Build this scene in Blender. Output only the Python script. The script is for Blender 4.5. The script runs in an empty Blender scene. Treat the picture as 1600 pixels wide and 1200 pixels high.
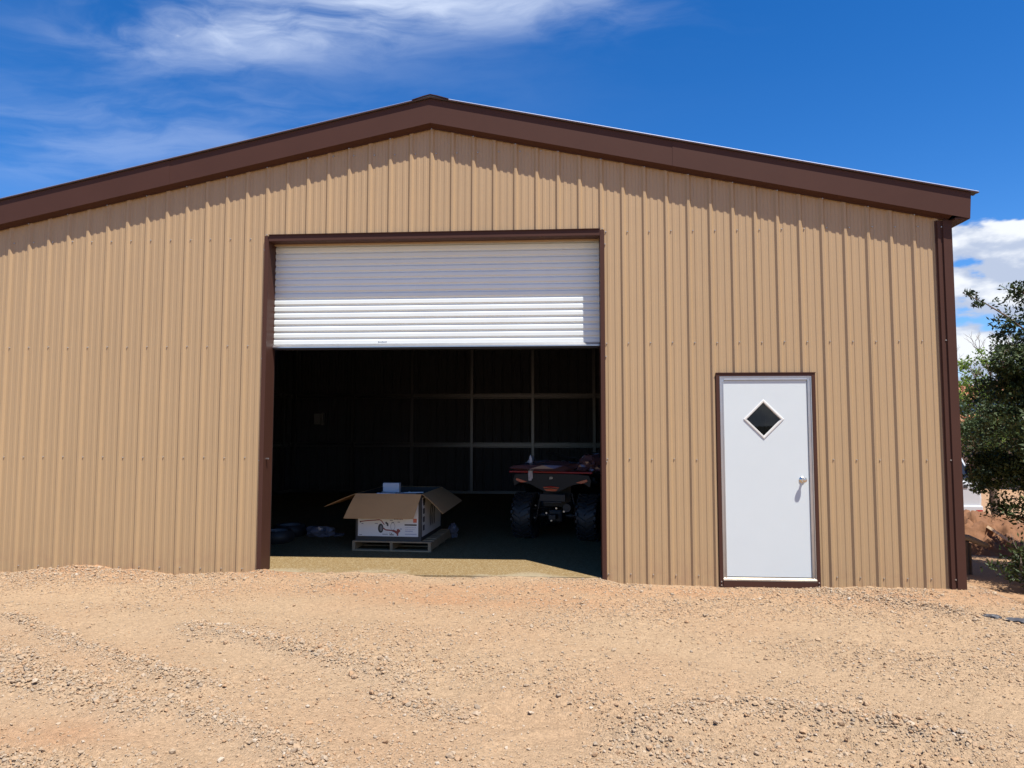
import bpy, bmesh, math, random
import numpy as np
from mathutils import Vector, Matrix
R = math.radians
random.seed(7); rng = np.random.default_rng(11)
scn = bpy.context.scene
col = scn.collection

# ------------------------------------------------------------------ camera
CAM = Vector((1.374, -7.2845, 1.5733)); FPX = 1080.0
_y, _p, _r = R(-3.9032), R(3.8475), R(0.048)
_f = Vector((math.sin(_y)*math.cos(_p), math.cos(_y)*math.cos(_p), math.sin(_p)))
_r0 = Vector((math.cos(_y), -math.sin(_y), 0)); _u0 = _r0.cross(_f)
_rt = math.cos(_r)*_r0 + math.sin(_r)*_u0; _up = -math.sin(_r)*_r0 + math.cos(_r)*_u0
cd = bpy.data.cameras.new('camera'); cam = bpy.data.objects.new('camera', cd); col.objects.link(cam)
cd.sensor_width = 36; cd.lens = 36*FPX/1600; cd.clip_start = .05; cd.clip_end = 3000
cam.matrix_world = Matrix(((_rt.x, _up.x, -_f.x, CAM.x), (_rt.y, _up.y, -_f.y, CAM.y), (_rt.z, _up.z, -_f.z, CAM.z), (0, 0, 0, 1)))
scn.camera = cam
scn.render.resolution_x, scn.render.resolution_y = 1024, 768
def ray(px, py): return _f + _rt*((px-800)/FPX) - _up*((py-600)/FPX)
def at(px, py, Y):                      # point of the pixel's ray on the vertical plane y = Y
    d = ray(px, py); return CAM + d*((Y-CAM.y)/d.y)
def gat(px, py, z=0.0):                 # point of the pixel's ray on the level z
    d = ray(px, py); return CAM + d*((z-CAM.z)/d.z)
def dat(px, py, depth): return CAM + ray(px, py)*depth

# ------------------------------------------------------------------ sky, sun, exposure
SUNV = Vector((.70, -.80, 2.43)).normalized()      # towards the sun
SUN_EL = math.asin(SUNV.z); SUN_AZ = math.atan2(SUNV.x, SUNV.y)
world = bpy.data.worlds.new('World'); scn.world = world; world.use_nodes = True
wn = world.node_tree; wn.nodes.clear()
def N(nt, t, **k):
    n = nt.nodes.new(t)
    for a, b in k.items():
        if a.startswith('i_'): n.inputs[int(a[2:]) if a[2:].isdigit() else a[2:].replace('_', ' ')].default_value = b
        else: setattr(n, a, b)
    return n
def MATH(nt, op, a, b=None, c=None, clamp=False):
    n = nt.nodes.new('ShaderNodeMath'); n.operation = op; n.use_clamp = clamp
    for i, v in enumerate((a, b, c)):
        if v is None: continue
        if isinstance(v, (int, float)): n.inputs[i].default_value = v
        else: nt.links.new(v, n.inputs[i])
    return n.outputs[0]
def MIX(nt, fac, a, b, blend='MIX'):
    n = nt.nodes.new('ShaderNodeMix'); n.data_type = 'RGBA'; n.blend_type = blend
    for s, v in ((0, fac), (6, a), (7, b)):
        if isinstance(v, (int, float)): n.inputs[s].default_value = v
        elif isinstance(v, tuple): n.inputs[s].default_value = (*v[:3], 1)
        else: nt.links.new(v, n.inputs[s])
    return n.outputs[2]
def RAMP(nt, fac, stops, interp='LINEAR'):
    n = nt.nodes.new('ShaderNodeValToRGB'); n.color_ramp.interpolation = interp
    e = n.color_ramp.elements
    while len(e) < len(stops): e.new(.5)
    for i, (p, c) in enumerate(stops):
        e[i].position = p; e[i].color = (c, c, c, 1) if isinstance(c, (int, float)) else (*c, 1)
    nt.links.new(fac, n.inputs[0]); return n.outputs[0]
def SMOOTH(nt, v, a, b):
    n = nt.nodes.new('ShaderNodeMapRange'); n.interpolation_type = 'SMOOTHSTEP'
    nt.links.new(v, n.inputs[0]); n.inputs[1].default_value = a; n.inputs[2].default_value = b
    return n.outputs[0]

sky = N(wn, 'ShaderNodeTexSky', sky_type='NISHITA', sun_disc=False, sun_elevation=SUN_EL, sun_rotation=SUN_AZ,
        altitude=1700, air_density=1.0, dust_density=.15, ozone_density=3.0)
hs = N(wn, 'ShaderNodeHueSaturation', i_Hue=.508, i_Saturation=1.36, i_Value=1.70); wn.links.new(sky.outputs[0], hs.inputs['Color'])
tc = N(wn, 'ShaderNodeTexCoord'); sep = N(wn, 'ShaderNodeSeparateXYZ'); wn.links.new(tc.outputs['Generated'], sep.inputs[0])
dx, dy, dz = sep.outputs
zc = MATH(wn, 'MAXIMUM', dz, .04)
pu, pv = MATH(wn, 'DIVIDE', dx, zc), MATH(wn, 'DIVIDE', dy, zc)          # a flat cloud deck seen from below
cmb = N(wn, 'ShaderNodeCombineXYZ'); wn.links.new(pu, cmb.inputs[0]); wn.links.new(pv, cmb.inputs[1])
# thin high cloud
wp = N(wn, 'ShaderNodeTexNoise', i_Scale=.8, i_Detail=4.0, i_Roughness=.6); wn.links.new(cmb.outputs[0], wp.inputs['Vector'])
wv = N(wn, 'ShaderNodeVectorMath', operation='MULTIPLY_ADD'); wn.links.new(wp.outputs['Color'], wv.inputs[0]); wv.inputs[1].default_value = (1.1, .8, 0); wn.links.new(cmb.outputs[0], wv.inputs[2])
mp = N(wn, 'ShaderNodeMapping'); mp.inputs['Rotation'].default_value = (0, 0, R(-18)); mp.inputs['Scale'].default_value = (.75, 1.5, 1); wn.links.new(wv.outputs[0], mp.inputs[0])
c1 = N(wn, 'ShaderNodeTexNoise', i_Scale=1.35, i_Detail=9.0, i_Roughness=.56, i_Lacunarity=2.1); wn.links.new(mp.outputs[0], c1.inputs['Vector'])
def blob(cx, cy, rx, ry, rot=0):
    a = MATH(wn, 'SUBTRACT', pu, cx); b = MATH(wn, 'SUBTRACT', pv, cy)
    ca, sa = math.cos(rot), math.sin(rot)
    u = MATH(wn, 'ADD', MATH(wn, 'MULTIPLY', a, ca/rx), MATH(wn, 'MULTIPLY', b, sa/rx))
    v = MATH(wn, 'ADD', MATH(wn, 'MULTIPLY', a, -sa/ry), MATH(wn, 'MULTIPLY', b, ca/ry))
    q = MATH(wn, 'ADD', MATH(wn, 'MULTIPLY', u, u), MATH(wn, 'MULTIPLY', v, v))
    return MATH(wn, 'POWER', 2.718, MATH(wn, 'MULTIPLY', q, -1.0))
big = N(wn, 'ShaderNodeTexNoise', i_Scale=.33, i_Detail=2.0); wn.links.new(cmb.outputs[0], big.inputs['Vector'])
def deck(px, py):
    d = ray(px, py).normalized(); return d.x/d.z, d.y/d.z
b1 = deck(440, 32); b2 = deck(790, 8); b3 = deck(190, 205)
cov = MATH(wn, 'ADD', MATH(wn, 'MULTIPLY', blob(b1[0], b1[1], .46, .16, R(-6)), 1.35), MATH(wn, 'MULTIPLY', blob(b2[0], b2[1], .42, .11, R(8)), .62))
cov = MATH(wn, 'ADD', cov, MATH(wn, 'MULTIPLY', blob(b3[0], b3[1], 1.0, .40, R(-12)), .33))
behind = SMOOTH(wn, MATH(wn, 'MULTIPLY', dy, -1.0), 0.0, .3)
cov = MATH(wn, 'ADD', cov, MATH(wn, 'MULTIPLY', SMOOTH(wn, big.outputs[0], .52, .75), MATH(wn, 'MULTIPLY', behind, .6)))
cir = MATH(wn, 'MULTIPLY', cov, SMOOTH(wn, c1.outputs[0], .37, .68), clamp=True)
cir = MATH(wn, 'MULTIPLY', cir, .66)
# heaped cloud low in the sky on the sunny side
az = MATH(wn, 'ARCTAN2', dx, dy)
cv = N(wn, 'ShaderNodeCombineXYZ'); wn.links.new(MATH(wn, 'MULTIPLY', az, 1.0), cv.inputs[0]); wn.links.new(MATH(wn, 'MULTIPLY', dz, 2.3), cv.inputs[1])
k1 = N(wn, 'ShaderNodeTexNoise', i_Scale=8.0, i_Detail=8.0, i_Roughness=.50); wn.links.new(cv.outputs[0], k1.inputs['Vector'])
off = N(wn, 'ShaderNodeVectorMath', operation='ADD'); wn.links.new(cv.outputs[0], off.inputs[0]); off.inputs[1].default_value = (.012, .05, 0)
k2 = N(wn, 'ShaderNodeTexNoise', i_Scale=8.0, i_Detail=8.0, i_Roughness=.50); wn.links.new(off.outputs[0], k2.inputs['Vector'])
low = MATH(wn, 'SUBTRACT', 1.0, SMOOTH(wn, dz, .22, .31))
east = SMOOTH(wn, az, .34, .50)
kf = MATH(wn, 'ADD', k1.outputs[0], MATH(wn, 'MULTIPLY', MATH(wn, 'MULTIPLY', low, east), .36))
cum = SMOOTH(wn, kf, .735, .80)
lit = SMOOTH(wn, MATH(wn, 'SUBTRACT', k1.outputs[0], k2.outputs[0]), -.04, .11)
CLOUD = 11.5
ccol = MIX(wn, lit, (CLOUD*.44, CLOUD*.51, CLOUD*.66), (CLOUD*.80, CLOUD*.83, CLOUD*.88))
skyc = MIX(wn, cir, hs.outputs[0], (CLOUD*.78, CLOUD*.86, CLOUD))
skyc = MIX(wn, cum, skyc, ccol)
bg = N(wn, 'ShaderNodeBackground', i_Strength=.06); wn.links.new(skyc, bg.inputs[0])
wo = N(wn, 'ShaderNodeOutputWorld'); wn.links.new(bg.outputs[0], wo.inputs[0])

sd = bpy.data.lights.new('sun', 'SUN'); sun = bpy.data.objects.new('sun', sd); col.objects.link(sun)
sd.energy = 5.0; sd.angle = R(.53); sd.color = (1, .955, .88)
sun.rotation_euler = SUNV.to_track_quat('Z', 'Y').to_euler(); sun.location = (6, -8, 20)
vs = scn.view_settings; vs.view_transform = 'Standard'; vs.look = 'None'; vs.gamma = 1; vs.use_curve_mapping = False; vs.exposure = 0.8

# ------------------------------------------------------------------ helpers
def mat(name, color, rough=.6, metal=0.0, var=0.0, scale=6.0, bump=0.0, bscale=60.0, spec=.5, rand=0.0, coat=0.0):
    m = bpy.data.materials.new(name); m.use_nodes = True; nt = m.node_tree
    b = nt.nodes['Principled BSDF']; b.inputs['Roughness'].default_value = rough; b.inputs['Metallic'].default_value = metal
    b.inputs['Specular IOR Level'].default_value = spec; b.inputs['Coat Weight'].default_value = coat
    b.inputs['Base Color'].default_value = (*color, 1)
    tco = N(nt, 'ShaderNodeTexCoord')
    c = None
    if var:
        n = N(nt, 'ShaderNodeTexNoise', i_Scale=scale, i_Detail=6.0, i_Roughness=.6); nt.links.new(tco.outputs['Object'], n.inputs['Vector'])
        c = MIX(nt, n.outputs[0], tuple(x*(1-var) for x in color), tuple(min(1, x*(1+var)) for x in color))
    if rand:
        oi = N(nt, 'ShaderNodeObjectInfo')
        mr = N(nt, 'ShaderNodeMapRange'); nt.links.new(oi.outputs['Random'], mr.inputs[0]); mr.inputs[3].default_value = 1-rand; mr.inputs[4].default_value = 1+rand
        h = N(nt, 'ShaderNodeHueSaturation'); nt.links.new(mr.outputs[0], h.inputs['Value'])
        if c is None: h.inputs['Color'].default_value = (*color, 1)
        else: nt.links.new(c, h.inputs['Color'])
        c = h.outputs[0]
    if c is not None: nt.links.new(c, b.inputs['Base Color'])
    if bump:
        n2 = N(nt, 'ShaderNodeTexNoise', i_Scale=bscale, i_Detail=5.0); nt.links.new(tco.outputs['Object'], n2.inputs['Vector'])
        bp = N(nt, 'ShaderNodeBump', i_Strength=bump, i_Distance=.01); nt.links.new(n2.outputs[0], bp.inputs['Height']); nt.links.new(bp.outputs[0], b.inputs['Normal'])
    return m

class MB:
    def __init__(s): s.v = []; s.f = []; s.m = []
    def quad(s, a, b, c, d, m=0):
        i = len(s.v); s.v += [tuple(a), tuple(b), tuple(c), tuple(d)]; s.f.append((i, i+1, i+2, i+3)); s.m.append(m)
    def poly(s, pts, m=0):
        i = len(s.v); s.v += [tuple(p) for p in pts]; s.f.append(tuple(range(i, i+len(pts)))); s.m.append(m)
    def box(s, x0, x1, y0, y1, z0, z1, m=0, M=None):
        i = len(s.v)
        P = [Vector(p) for p in ((x0, y0, z0), (x1, y0, z0), (x1, y1, z0), (x0, y1, z0), (x0, y0, z1), (x1, y0, z1), (x1, y1, z1), (x0, y1, z1))]
        if M is not None: P = [M @ p for p in P]
        s.v += [tuple(p) for p in P]
        for f in ((0, 3, 2, 1), (4, 5, 6, 7), (0, 1, 5, 4), (1, 2, 6, 5), (2, 3, 7, 6), (3, 0, 4, 7)): s.f.append(tuple(i+k for k in f)); s.m.append(m)
    def prism(s, pts, ext, m=0):         # pts: planar loop of 3-D points, ext: extrusion vector
        ext = Vector(ext); i = len(s.v); n = len(pts); P = [Vector(p) for p in pts]
        s.v += [tuple(p) for p in P] + [tuple(p+ext) for p in P]
        s.f.append(tuple(range(i+n-1, i-1, -1))); s.m.append(m); s.f.append(tuple(range(i+n, i+2*n))); s.m.append(m)
        for k in range(n): s.f.append((i+k, i+(k+1) % n, i+n+(k+1) % n, i+n+k)); s.m.append(m)
    def tube(s, pts, r, n=8, m=0, cap=True):
        P = [Vector(p) for p in pts]; rs = r if isinstance(r, (list, tuple)) else [r]*len(P); i0 = len(s.v); ref = None
        for k, p in enumerate(P):
            t = (P[min(k+1, len(P)-1)]-P[max(k-1, 0)])
            if t.length < 1e-9: t = Vector((0, 0, 1))
            t.normalize()
            if ref is None: ref = Vector((0, 0, 1)) if abs(t.z) < .9 else Vector((1, 0, 0))
            a = (ref - t*ref.dot(t)); a = a.normalized() if a.length > 1e-6 else t.orthogonal().normalized(); ref = a; b = t.cross(a)
            for j in range(n):
                q = 2*math.pi*j/n; s.v.append(tuple(p + a*(math.cos(q)*rs[k]) + b*(math.sin(q)*rs[k])))
        for k in range(len(P)-1):
            for j in range(n):
                a = i0+k*n+j; b = i0+k*n+(j+1) % n; s.f.append((a, b, b+n, a+n)); s.m.append(m)
        if cap:
            s.f.append(tuple(i0+j for j in range(n-1, -1, -1))); s.m.append(m)
            e = i0+(len(P)-1)*n; s.f.append(tuple(e+j for j in range(n))); s.m.append(m)
    def lathe(s, prof, n=24, m=0, M=None, closed=False):   # prof: (radius, height) round the local z axis
        i0 = len(s.v); k = len(prof)
        for j in range(n):
            q = 2*math.pi*j/n
            for r, h in prof:
                p = Vector((r*math.cos(q), r*math.sin(q), h)); s.v.append(tuple(M @ p if M is not None else p))
        for j in range(n):
            for a in range(k if closed else k-1):
                b = (a+1) % k; J = (j+1) % n
                s.f.append((i0+j*k+a, i0+J*k+a, i0+J*k+b, i0+j*k+b)); s.m.append(m)
    def mesh(s, name, mats, smooth=False):
        me = bpy.data.meshes.new(name); me.from_pydata(s.v, [], s.f)
        for q in (mats if isinstance(mats, (list, tuple)) else [mats]): me.materials.append(q)
        if any(s.m): me.polygons.foreach_set('material_index', s.m)
        if smooth: me.shade_smooth() if smooth is True else me.set_sharp_from_angle(angle=R(smooth))
        me.update(); return me
    def build(s, name, mats, parent=None, smooth=False, bevel=0, recalc=True):
        me = s.mesh(name, mats, smooth)
        if recalc:
            bm = bmesh.new(); bm.from_mesh(me); bmesh.ops.recalc_face_normals(bm, faces=bm.faces); bm.to_mesh(me); bm.free()
        o = bpy.data.objects.new(name, me); col.objects.link(o); o.parent = parent
        if bevel:
            b = o.modifiers.new('bevel', 'BEVEL'); b.width = bevel; b.segments = 2; b.limit_method = 'ANGLE'
        return o
def tag(o, label=None, cat=None, group=None, kind=None):
    if label: o['label'] = label
    if cat: o['category'] = cat
    if group: o['group'] = group
    if kind: o['kind'] = kind
    return o
def empty(name, loc=(0, 0, 0), rz=0, **k):
    o = bpy.data.objects.new(name, None); col.objects.link(o); o.location = loc; o.rotation_euler = (0, 0, rz); o.empty_display_size = .2
    return tag(o, **k)
def share(o, name, loc, parent, rot=None):
    c = bpy.data.objects.new(name, o.data if hasattr(o, 'data') else o); col.objects.link(c); c.location = loc; c.parent = parent
    if rot is not None: c.rotation_euler = rot
    return c

# value noise in numpy
_perm = rng.random((256, 256))
def vnoise(x, y, s):
    x = x*s; y = y*s; xi = np.floor(x).astype(int); yi = np.floor(y).astype(int); fx = x-xi; fy = y-yi
    fx = fx*fx*(3-2*fx); fy = fy*fy*(3-2*fy)
    g = lambda a, b: _perm[(a) & 255, (b) & 255]
    return (g(xi, yi)*(1-fx)+g(xi+1, yi)*fx)*(1-fy)+(g(xi, yi+1)*(1-fx)+g(xi+1, yi+1)*fx)*fy
def fbm(x, y, s, o=4, g=.5):
    t = 0; a = 1; n = 0
    for k in range(o): t = t+a*vnoise(x+17.3*k, y-9.1*k, s*2.03**k); n += a; a *= g
    return t/n
def sst(v, a, b):
    t = np.clip((v-a)/(b-a), 0, 1); return t*t*(3-2*t)

# ------------------------------------------------------------------ ground
HALF, DEEP, SLAB = 5.365, 9.5, .06
def seg_dist(x, y, pts):
    d = np.full(np.shape(x), 1e9)
    for (ax, ay), (bx, by) in zip(pts[:-1], pts[1:]):
        ux, uy = bx-ax, by-ay; L = ux*ux+uy*uy
        t = np.clip(((x-ax)*ux+(y-ay)*uy)/L, 0, 1)
        d = np.minimum(d, np.hypot(x-ax-t*ux, y-ay-t*uy))
    return d
def gl(*p): return [tuple(gat(a, b)[:2]) for a, b in p]
RIDGES = [   # polyline, half width, height
    (gl((300, 982), (400, 1002), (470, 1018), (540, 1040), (600, 1055), (650, 1078)), .13, .035),
    (gl((20, 965), (80, 990), (130, 1015), (190, 1035), (250, 1053), (320, 1078)), .10, .032),
    (gl((-60, 1010), (0, 1030), (60, 1060), (120, 1080), (180, 1105), (235, 1118)), .16, .03),
    (gl((270, 1108), (340, 1130), (400, 1150), (450, 1175), (490, 1215)), .11, .03),
    (gl((1000, 1150), (1050, 1128), (1110, 1112), (1220, 1110), (1290, 1117), (1380, 1133), (1440, 1150), (1520, 1165)), .11, .032),
    (gl((-40, 1180), (20, 1195), (60, 1215)), .12, .03),
    (gl((1000, 1160), (1040, 1180), (1090, 1200)), .18, .015),
    (gl((600, 1090), (640, 1105), (700, 1115)), .15, .01),
    (gl((1290, 925), (1400, 945), (1500, 960)), .16, .012),
]
WHEELTRACKS = [gl((820, 1190), (900, 1165), (1000, 1168)), gl((1100, 1150), (1250, 1150), (1400, 1180), (1520, 1215)), gl((800, 1120), (870, 1110), (950, 1120)), gl((-100, 1120), (40, 1170), (140, 1230))]
SMOOTHS = [(gat(250, 968), 1.5, .5), (gat(850, 1015), .9, .35), (gat(960, 988), .35, .15), (gat(480, 945), 1.2, .3), (gat(340, 1030), .7, .25), (gat(1250, 985), 1.3, .4), (gat(60, 1130), .8, .3), (gat(900, 1150), .9, .3)]
PACKED = [gl((-150, 975), (150, 985), (420, 1030), (700, 1085), (960, 1150), (1150, 1230)), gl((-150, 930), (250, 942), (620, 965), (980, 1010), (1300, 1060), (1700, 1150)), gl((-200, 1070), (120, 1125), (330, 1180), (420, 1230))]   # wheel paths
def smoothmask(x, y):
    s = 0*x
    for pts in PACKED: s = np.maximum(s, .95*np.exp(-(seg_dist(x, y, pts)/(.13+.10*fbm(x, y, 1.3, 2)))**2))
    for c, rx, ry in SMOOTHS: s = np.maximum(s, np.exp(-(((x-c.x)/rx)**2+((y-c.y)/ry)**2)))
    return s
def ridgemask(x, y):
    m = 0*x
    w = .55+.9*fbm(x, y, 3.0, 3)
    for pts, hw, h in RIDGES: m = np.maximum(m, np.exp(-(seg_dist(x, y, pts)/(hw*w))**2))
    return m
def height(x, y):
    z = (fbm(x, y, .45, 3)-.5)*.05*sst(np.abs(y), 0, 2) + (fbm(x, y, 3.1, 4)-.5)*.022
    w = .55+.9*fbm(x, y, 3.0, 3)
    for pts, hw, h in RIDGES: z = z+1.0*h*np.exp(-(seg_dist(x, y, pts)/(hw*w))**2)
    for k, pts in enumerate(WHEELTRACKS):          # lugged tyre prints
        d = seg_dist(x, y, pts); a = sst(-d, -.24, -.12)
        z = z-.020*a+.012*a*np.sin((x*.5+y)*2*np.pi/.085+4*np.sign(np.sin(x*20)))*sst(fbm(x, y, 1.6, 2), .25, .5)
    for pts in PACKED: z = z-.016*np.exp(-(seg_dist(x, y, pts)/.17)**2)
    fine = (.0075+.010*ridgemask(x, y))*(.35+1.3*sst(fbm(x, y, .8, 3), .3, .65))*(1-.7*smoothmask(x, y))
    z = z+(vnoise(x, y, 21)-.5)*fine*1.6+(vnoise(x+5, y, 47)-.5)*fine
    # spoil heaped against the wall
    m = .10*np.exp(-((x+3.65)/.75)**2)*np.exp(-((y-.02)/.34)**2)*(.7+.6*fbm(x, y, 5, 2))
    m = m+.05*np.exp(-((x+2.05)/.35)**2)*np.exp(-((y-.02)/.30)**2)
    m = m+.035*np.exp(-((y-.02)/.25)**2)*(fbm(x, y*.3, 1.7, 3)*1.6-.5)
    z = z+np.maximum(m, -.02)
    z = z+.012-.02*sst(y, -.6, .1)
    z = z+.062*sst(y, -.55, -.02)*sst(-np.abs(x), -2.05, -1.75)*(.85+.25*fbm(x, y, 4, 2))
    # the building pad ends to the right: the ground falls away
    edge = 5.60+.16*(fbm(y, x*0, 1.4, 2)-.5)+np.where(y < 0, np.maximum(y, -1.6)*.22, 0)
    s = np.maximum(x-edge, 0)
    z = z-.60*(1-np.exp(-(s/.75)**1.7))-.012*np.maximum(s-2, 0)*(s < 40)-.45*(s >= 40)
    back = np.maximum(y-11, 0)
    z = z-.2*sst(back, 0, 3)
    inside = (np.abs(x) < HALF-.02) & (y > .05) & (y < DEEP)
    z = np.where(inside, -.12, z)
    return z
def axis(lo, hi, step, far, n=34):
    a = np.arange(lo, hi+1e-6, step); g = np.geomspace(step*2, far, n)
    g = np.cumsum(np.diff(np.concatenate([[0], g]))) if False else g
    return np.concatenate([lo-g[::-1], a, hi+g])
gx = axis(-6.8, 8.6, .0165, 1300); gy = axis(-4.9, .34, .0135, 1300, 60)
X, Y = np.meshgrid(gx, gy); Z = height(X, Y)
far = np.hypot(X, Y) > 60
Z = np.where(far, -.9+0*Z, Z)
nx, ny = len(gx), len(gy)
me = bpy.data.meshes.new('ground')
me.vertices.add(nx*ny); me.vertices.foreach_set('co', np.stack([X, Y, Z], -1).ravel())
idx = np.arange(nx*ny).reshape(ny, nx); q = np.stack([idx[:-1, :-1], idx[:-1, 1:], idx[1:, 1:], idx[1:, :-1]], -1).reshape(-1, 4)
me.loops.add(q.size); me.loops.foreach_set('vertex_index', q.ravel())
me.polygons.add(len(q)); me.polygons.foreach_set('loop_start', np.arange(0, q.size, 4)); me.polygons.foreach_set('use_smooth', np.ones(len(q), bool))
me.update(calc_edges=True); me.validate()
# where gravel lies and where red soil shows (a real difference of the soil)
at_g = me.attributes.new('stony', 'FLOAT', 'POINT'); at_r = me.attributes.new('red_soil', 'FLOAT', 'POINT')
RM = ridgemask(X, Y)
REDS = [(gat(640, 925), 1.6, .35), (gat(760, 940), 1.3, .3), (gat(1400, 935), 1.2, .4), (gat(160, 900), .8, .4), (gat(1000, 925), 1.5, .3), (gat(420, 903), .6, .3), (gat(1560, 930), .9, .5), (gat(60, 1150), .5, .2)]
red = 0*X
for c, rx, ry in REDS: red = np.maximum(red, np.exp(-(((X-c.x)/rx)**2+((Y-c.y)/ry)**2)))
red = np.clip(1.1*red*(.1+1.4*fbm(X, Y, 2.6, 4))+.35*(fbm(X, Y, 1.1, 4)-.45)*2, 0, 1)
at_g.data.foreach_set('value', RM.ravel().astype('f')); at_r.data.foreach_set('value', np.where(X > 5.7, np.maximum(red, .7), red).ravel().astype('f'))
gm = bpy.data.materials.new('dirt_and_gravel'); gm.use_nodes = True; nt = gm.node_tree; b = nt.nodes['Principled BSDF']
b.inputs['Roughness'].default_value = .95; b.inputs['Specular IOR Level'].default_value = .15
tco = N(nt, 'ShaderNodeTexCoord'); a1 = N(nt, 'ShaderNodeAttribute', attribute_name='stony'); a2 = N(nt, 'ShaderNodeAttribute', attribute_name='red_soil')
n1 = N(nt, 'ShaderNodeTexNoise', i_Scale=1.3, i_Detail=8.0, i_Roughness=.65); n2 = N(nt, 'ShaderNodeTexNoise', i_Scale=38.0, i_Detail=6.0, i_Roughness=.7)
v1 = N(nt, 'ShaderNodeTexVoronoi', i_Scale=70.0); v2 = N(nt, 'ShaderNodeTexVoronoi', i_Scale=165.0)
for n in (n1, n2, v1, v2): nt.links.new(tco.outputs['Object'], n.inputs['Vector'])
DUST, REDC, GREY = (.36, .253, .156), (.36, .208, .114), (.32, .24, .162)
c = MIX(nt, n1.outputs[0], tuple(x*.88 for x in DUST), tuple(x*1.1 for x in DUST))
c = MIX(nt, a2.outputs['Fac'], c, REDC)
c = MIX(nt, MATH(nt, 'MULTIPLY', a1.outputs['Fac'], .5), c, GREY)
c = MIX(nt, MATH(nt, 'MULTIPLY', SMOOTH(nt, n2.outputs[0], .35, .68), .5), c, MIX(nt, .5, c, (.19, .13, .08)))
sv = N(nt, 'ShaderNodeHueSaturation'); nt.links.new(c, sv.inputs['Color'])
vs1 = N(nt, 'ShaderNodeSeparateColor'); nt.links.new(v1.outputs['Color'], vs1.inputs[0])
mr = N(nt, 'ShaderNodeMapRange'); nt.links.new(vs1.outputs[0], mr.inputs[0]); mr.inputs[3].default_value = .86; mr.inputs[4].default_value = 1.14; nt.links.new(mr.outputs[0], sv.inputs['Value'])
nt.links.new(sv.outputs[0], b.inputs['Base Color'])
hgt = MATH(nt, 'ADD', MATH(nt, 'MULTIPLY', n2.outputs[0], .9), MATH(nt, 'ADD', MATH(nt, 'MULTIPLY', MATH(nt, 'SUBTRACT', 1.0, v1.outputs['Distance']), .5), MATH(nt, 'MULTIPLY', MATH(nt, 'SUBTRACT', 1.0, v2.outputs['Distance']), .3)))
bp = N(nt, 'ShaderNodeBump', i_Strength=.8, i_Distance=.016); nt.links.new(hgt, bp.inputs['Height']); nt.links.new(bp.outputs[0], b.inputs['Normal'])
me.materials.append(gm)
ground = bpy.data.objects.new('ground', me); col.objects.link(ground); tag(ground, 'tan dirt and gravel yard with tyre ruts', kind='structure')

# loose gravel: one uncountable mass of stones lying on the ground
def stone_mesh(name, seed, flat):
    r = random.Random(seed); bm = bmesh.new(); bmesh.ops.create_icosphere(bm, subdivisions=1, radius=.5)
    for v in bm.verts:
        k = 1+r.uniform(-.26, .2); v.co = Vector((v.co.x*k*r.uniform(.9, 1.15), v.co.y*k*.78, v.co.z*k*flat))
    m_ = bpy.data.meshes.new(name); bm.to_mesh(m_); bm.free(); return m_
pm = bpy.data.materials.new('loose_stone'); pm.use_nodes = True; nt = pm.node_tree; b = nt.nodes['Principled BSDF']; b.inputs['Roughness'].default_value = .9; b.inputs['Specular IOR Level'].default_value = .2
oi = N(nt, 'ShaderNodeObjectInfo')
stc = RAMP(nt, oi.outputs['Random'], [(0, (.34, .235, .145)), (.2, (.36, .255, .16)), (.38, (.33, .205, .115)), (.54, (.30, .225, .155)), (.72, (.36, .27, .18)), (.86, (.26, .205, .15)), (.96, (.37, .285, .20)), (1, (.41, .35, .28))])
nt.links.new(stc, b.inputs['Base Color'])
M = 620000
px_ = rng.uniform(-6.6, 8.3, M); py_ = rng.uniform(-4.75, .12, M)
rmask = ridgemask(px_, py_); sm = smoothmask(px_, py_)
mound = np.exp(-((px_+3.65)/.95)**2)*np.exp(-(py_/.42)**2)
heap = np.exp(-(py_/.35)**2)*sst(fbm(px_, py_, 1.9, 2), .4, .6)
patch = sst(fbm(px_, py_, .9, 3), .36, .62)
dens = np.clip(0.15+.30*patch+.75*rmask+.8*mound+.45*heap, 0, 1)*(1-.85*sm*(1-.5*rmask))
inview = np.abs(px_-1.374+.068*(py_+7.28)) < .80*(py_+7.28)+.5
keep = (rng.random(M) < dens) & inview & ~((py_ > -.03) & (np.abs(px_) < HALF)) & (height(px_, py_) > -.3)
px_, py_, rm_, md = px_[keep], py_[keep], rmask[keep], mound[keep]
sz = np.exp(rng.normal(np.log(.0088), .50, len(px_)))*(1+.6*rm_*rng.random(len(px_))+.35*md)
bigs = rng.random(len(px_)) < .008; sz = np.where(bigs, sz*1.9, sz); sz = np.clip(sz, .005, .05)
pz_ = height(px_, py_)+sz*.15
gme = bpy.data.meshes.new('gravel'); gme.vertices.add(len(px_)); gme.vertices.foreach_set('co', np.stack([px_, py_, pz_], -1).ravel())
a = gme.attributes.new('size', 'FLOAT', 'POINT'); a.data.foreach_set('value', sz.astype('f'))
a = gme.attributes.new('turn', 'FLOAT_VECTOR', 'POINT'); a.data.foreach_set('vector', np.stack([rng.normal(0, .3, len(px_)), rng.normal(0, .3, len(px_)), rng.uniform(0, 6.28, len(px_))], -1).ravel().astype('f'))
gravel = bpy.data.objects.new('gravel', gme); col.objects.link(gravel); tag(gravel, 'loose tan and grey gravel scattered over the dirt yard', 'gravel', kind='stuff')
ng = bpy.data.node_groups.new('gravel_instances', 'GeometryNodeTree')
ng.interface.new_socket('Geometry', in_out='INPUT', socket_type='NodeSocketGeometry'); ng.interface.new_socket('Geometry', in_out='OUTPUT', socket_type='NodeSocketGeometry')
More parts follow.
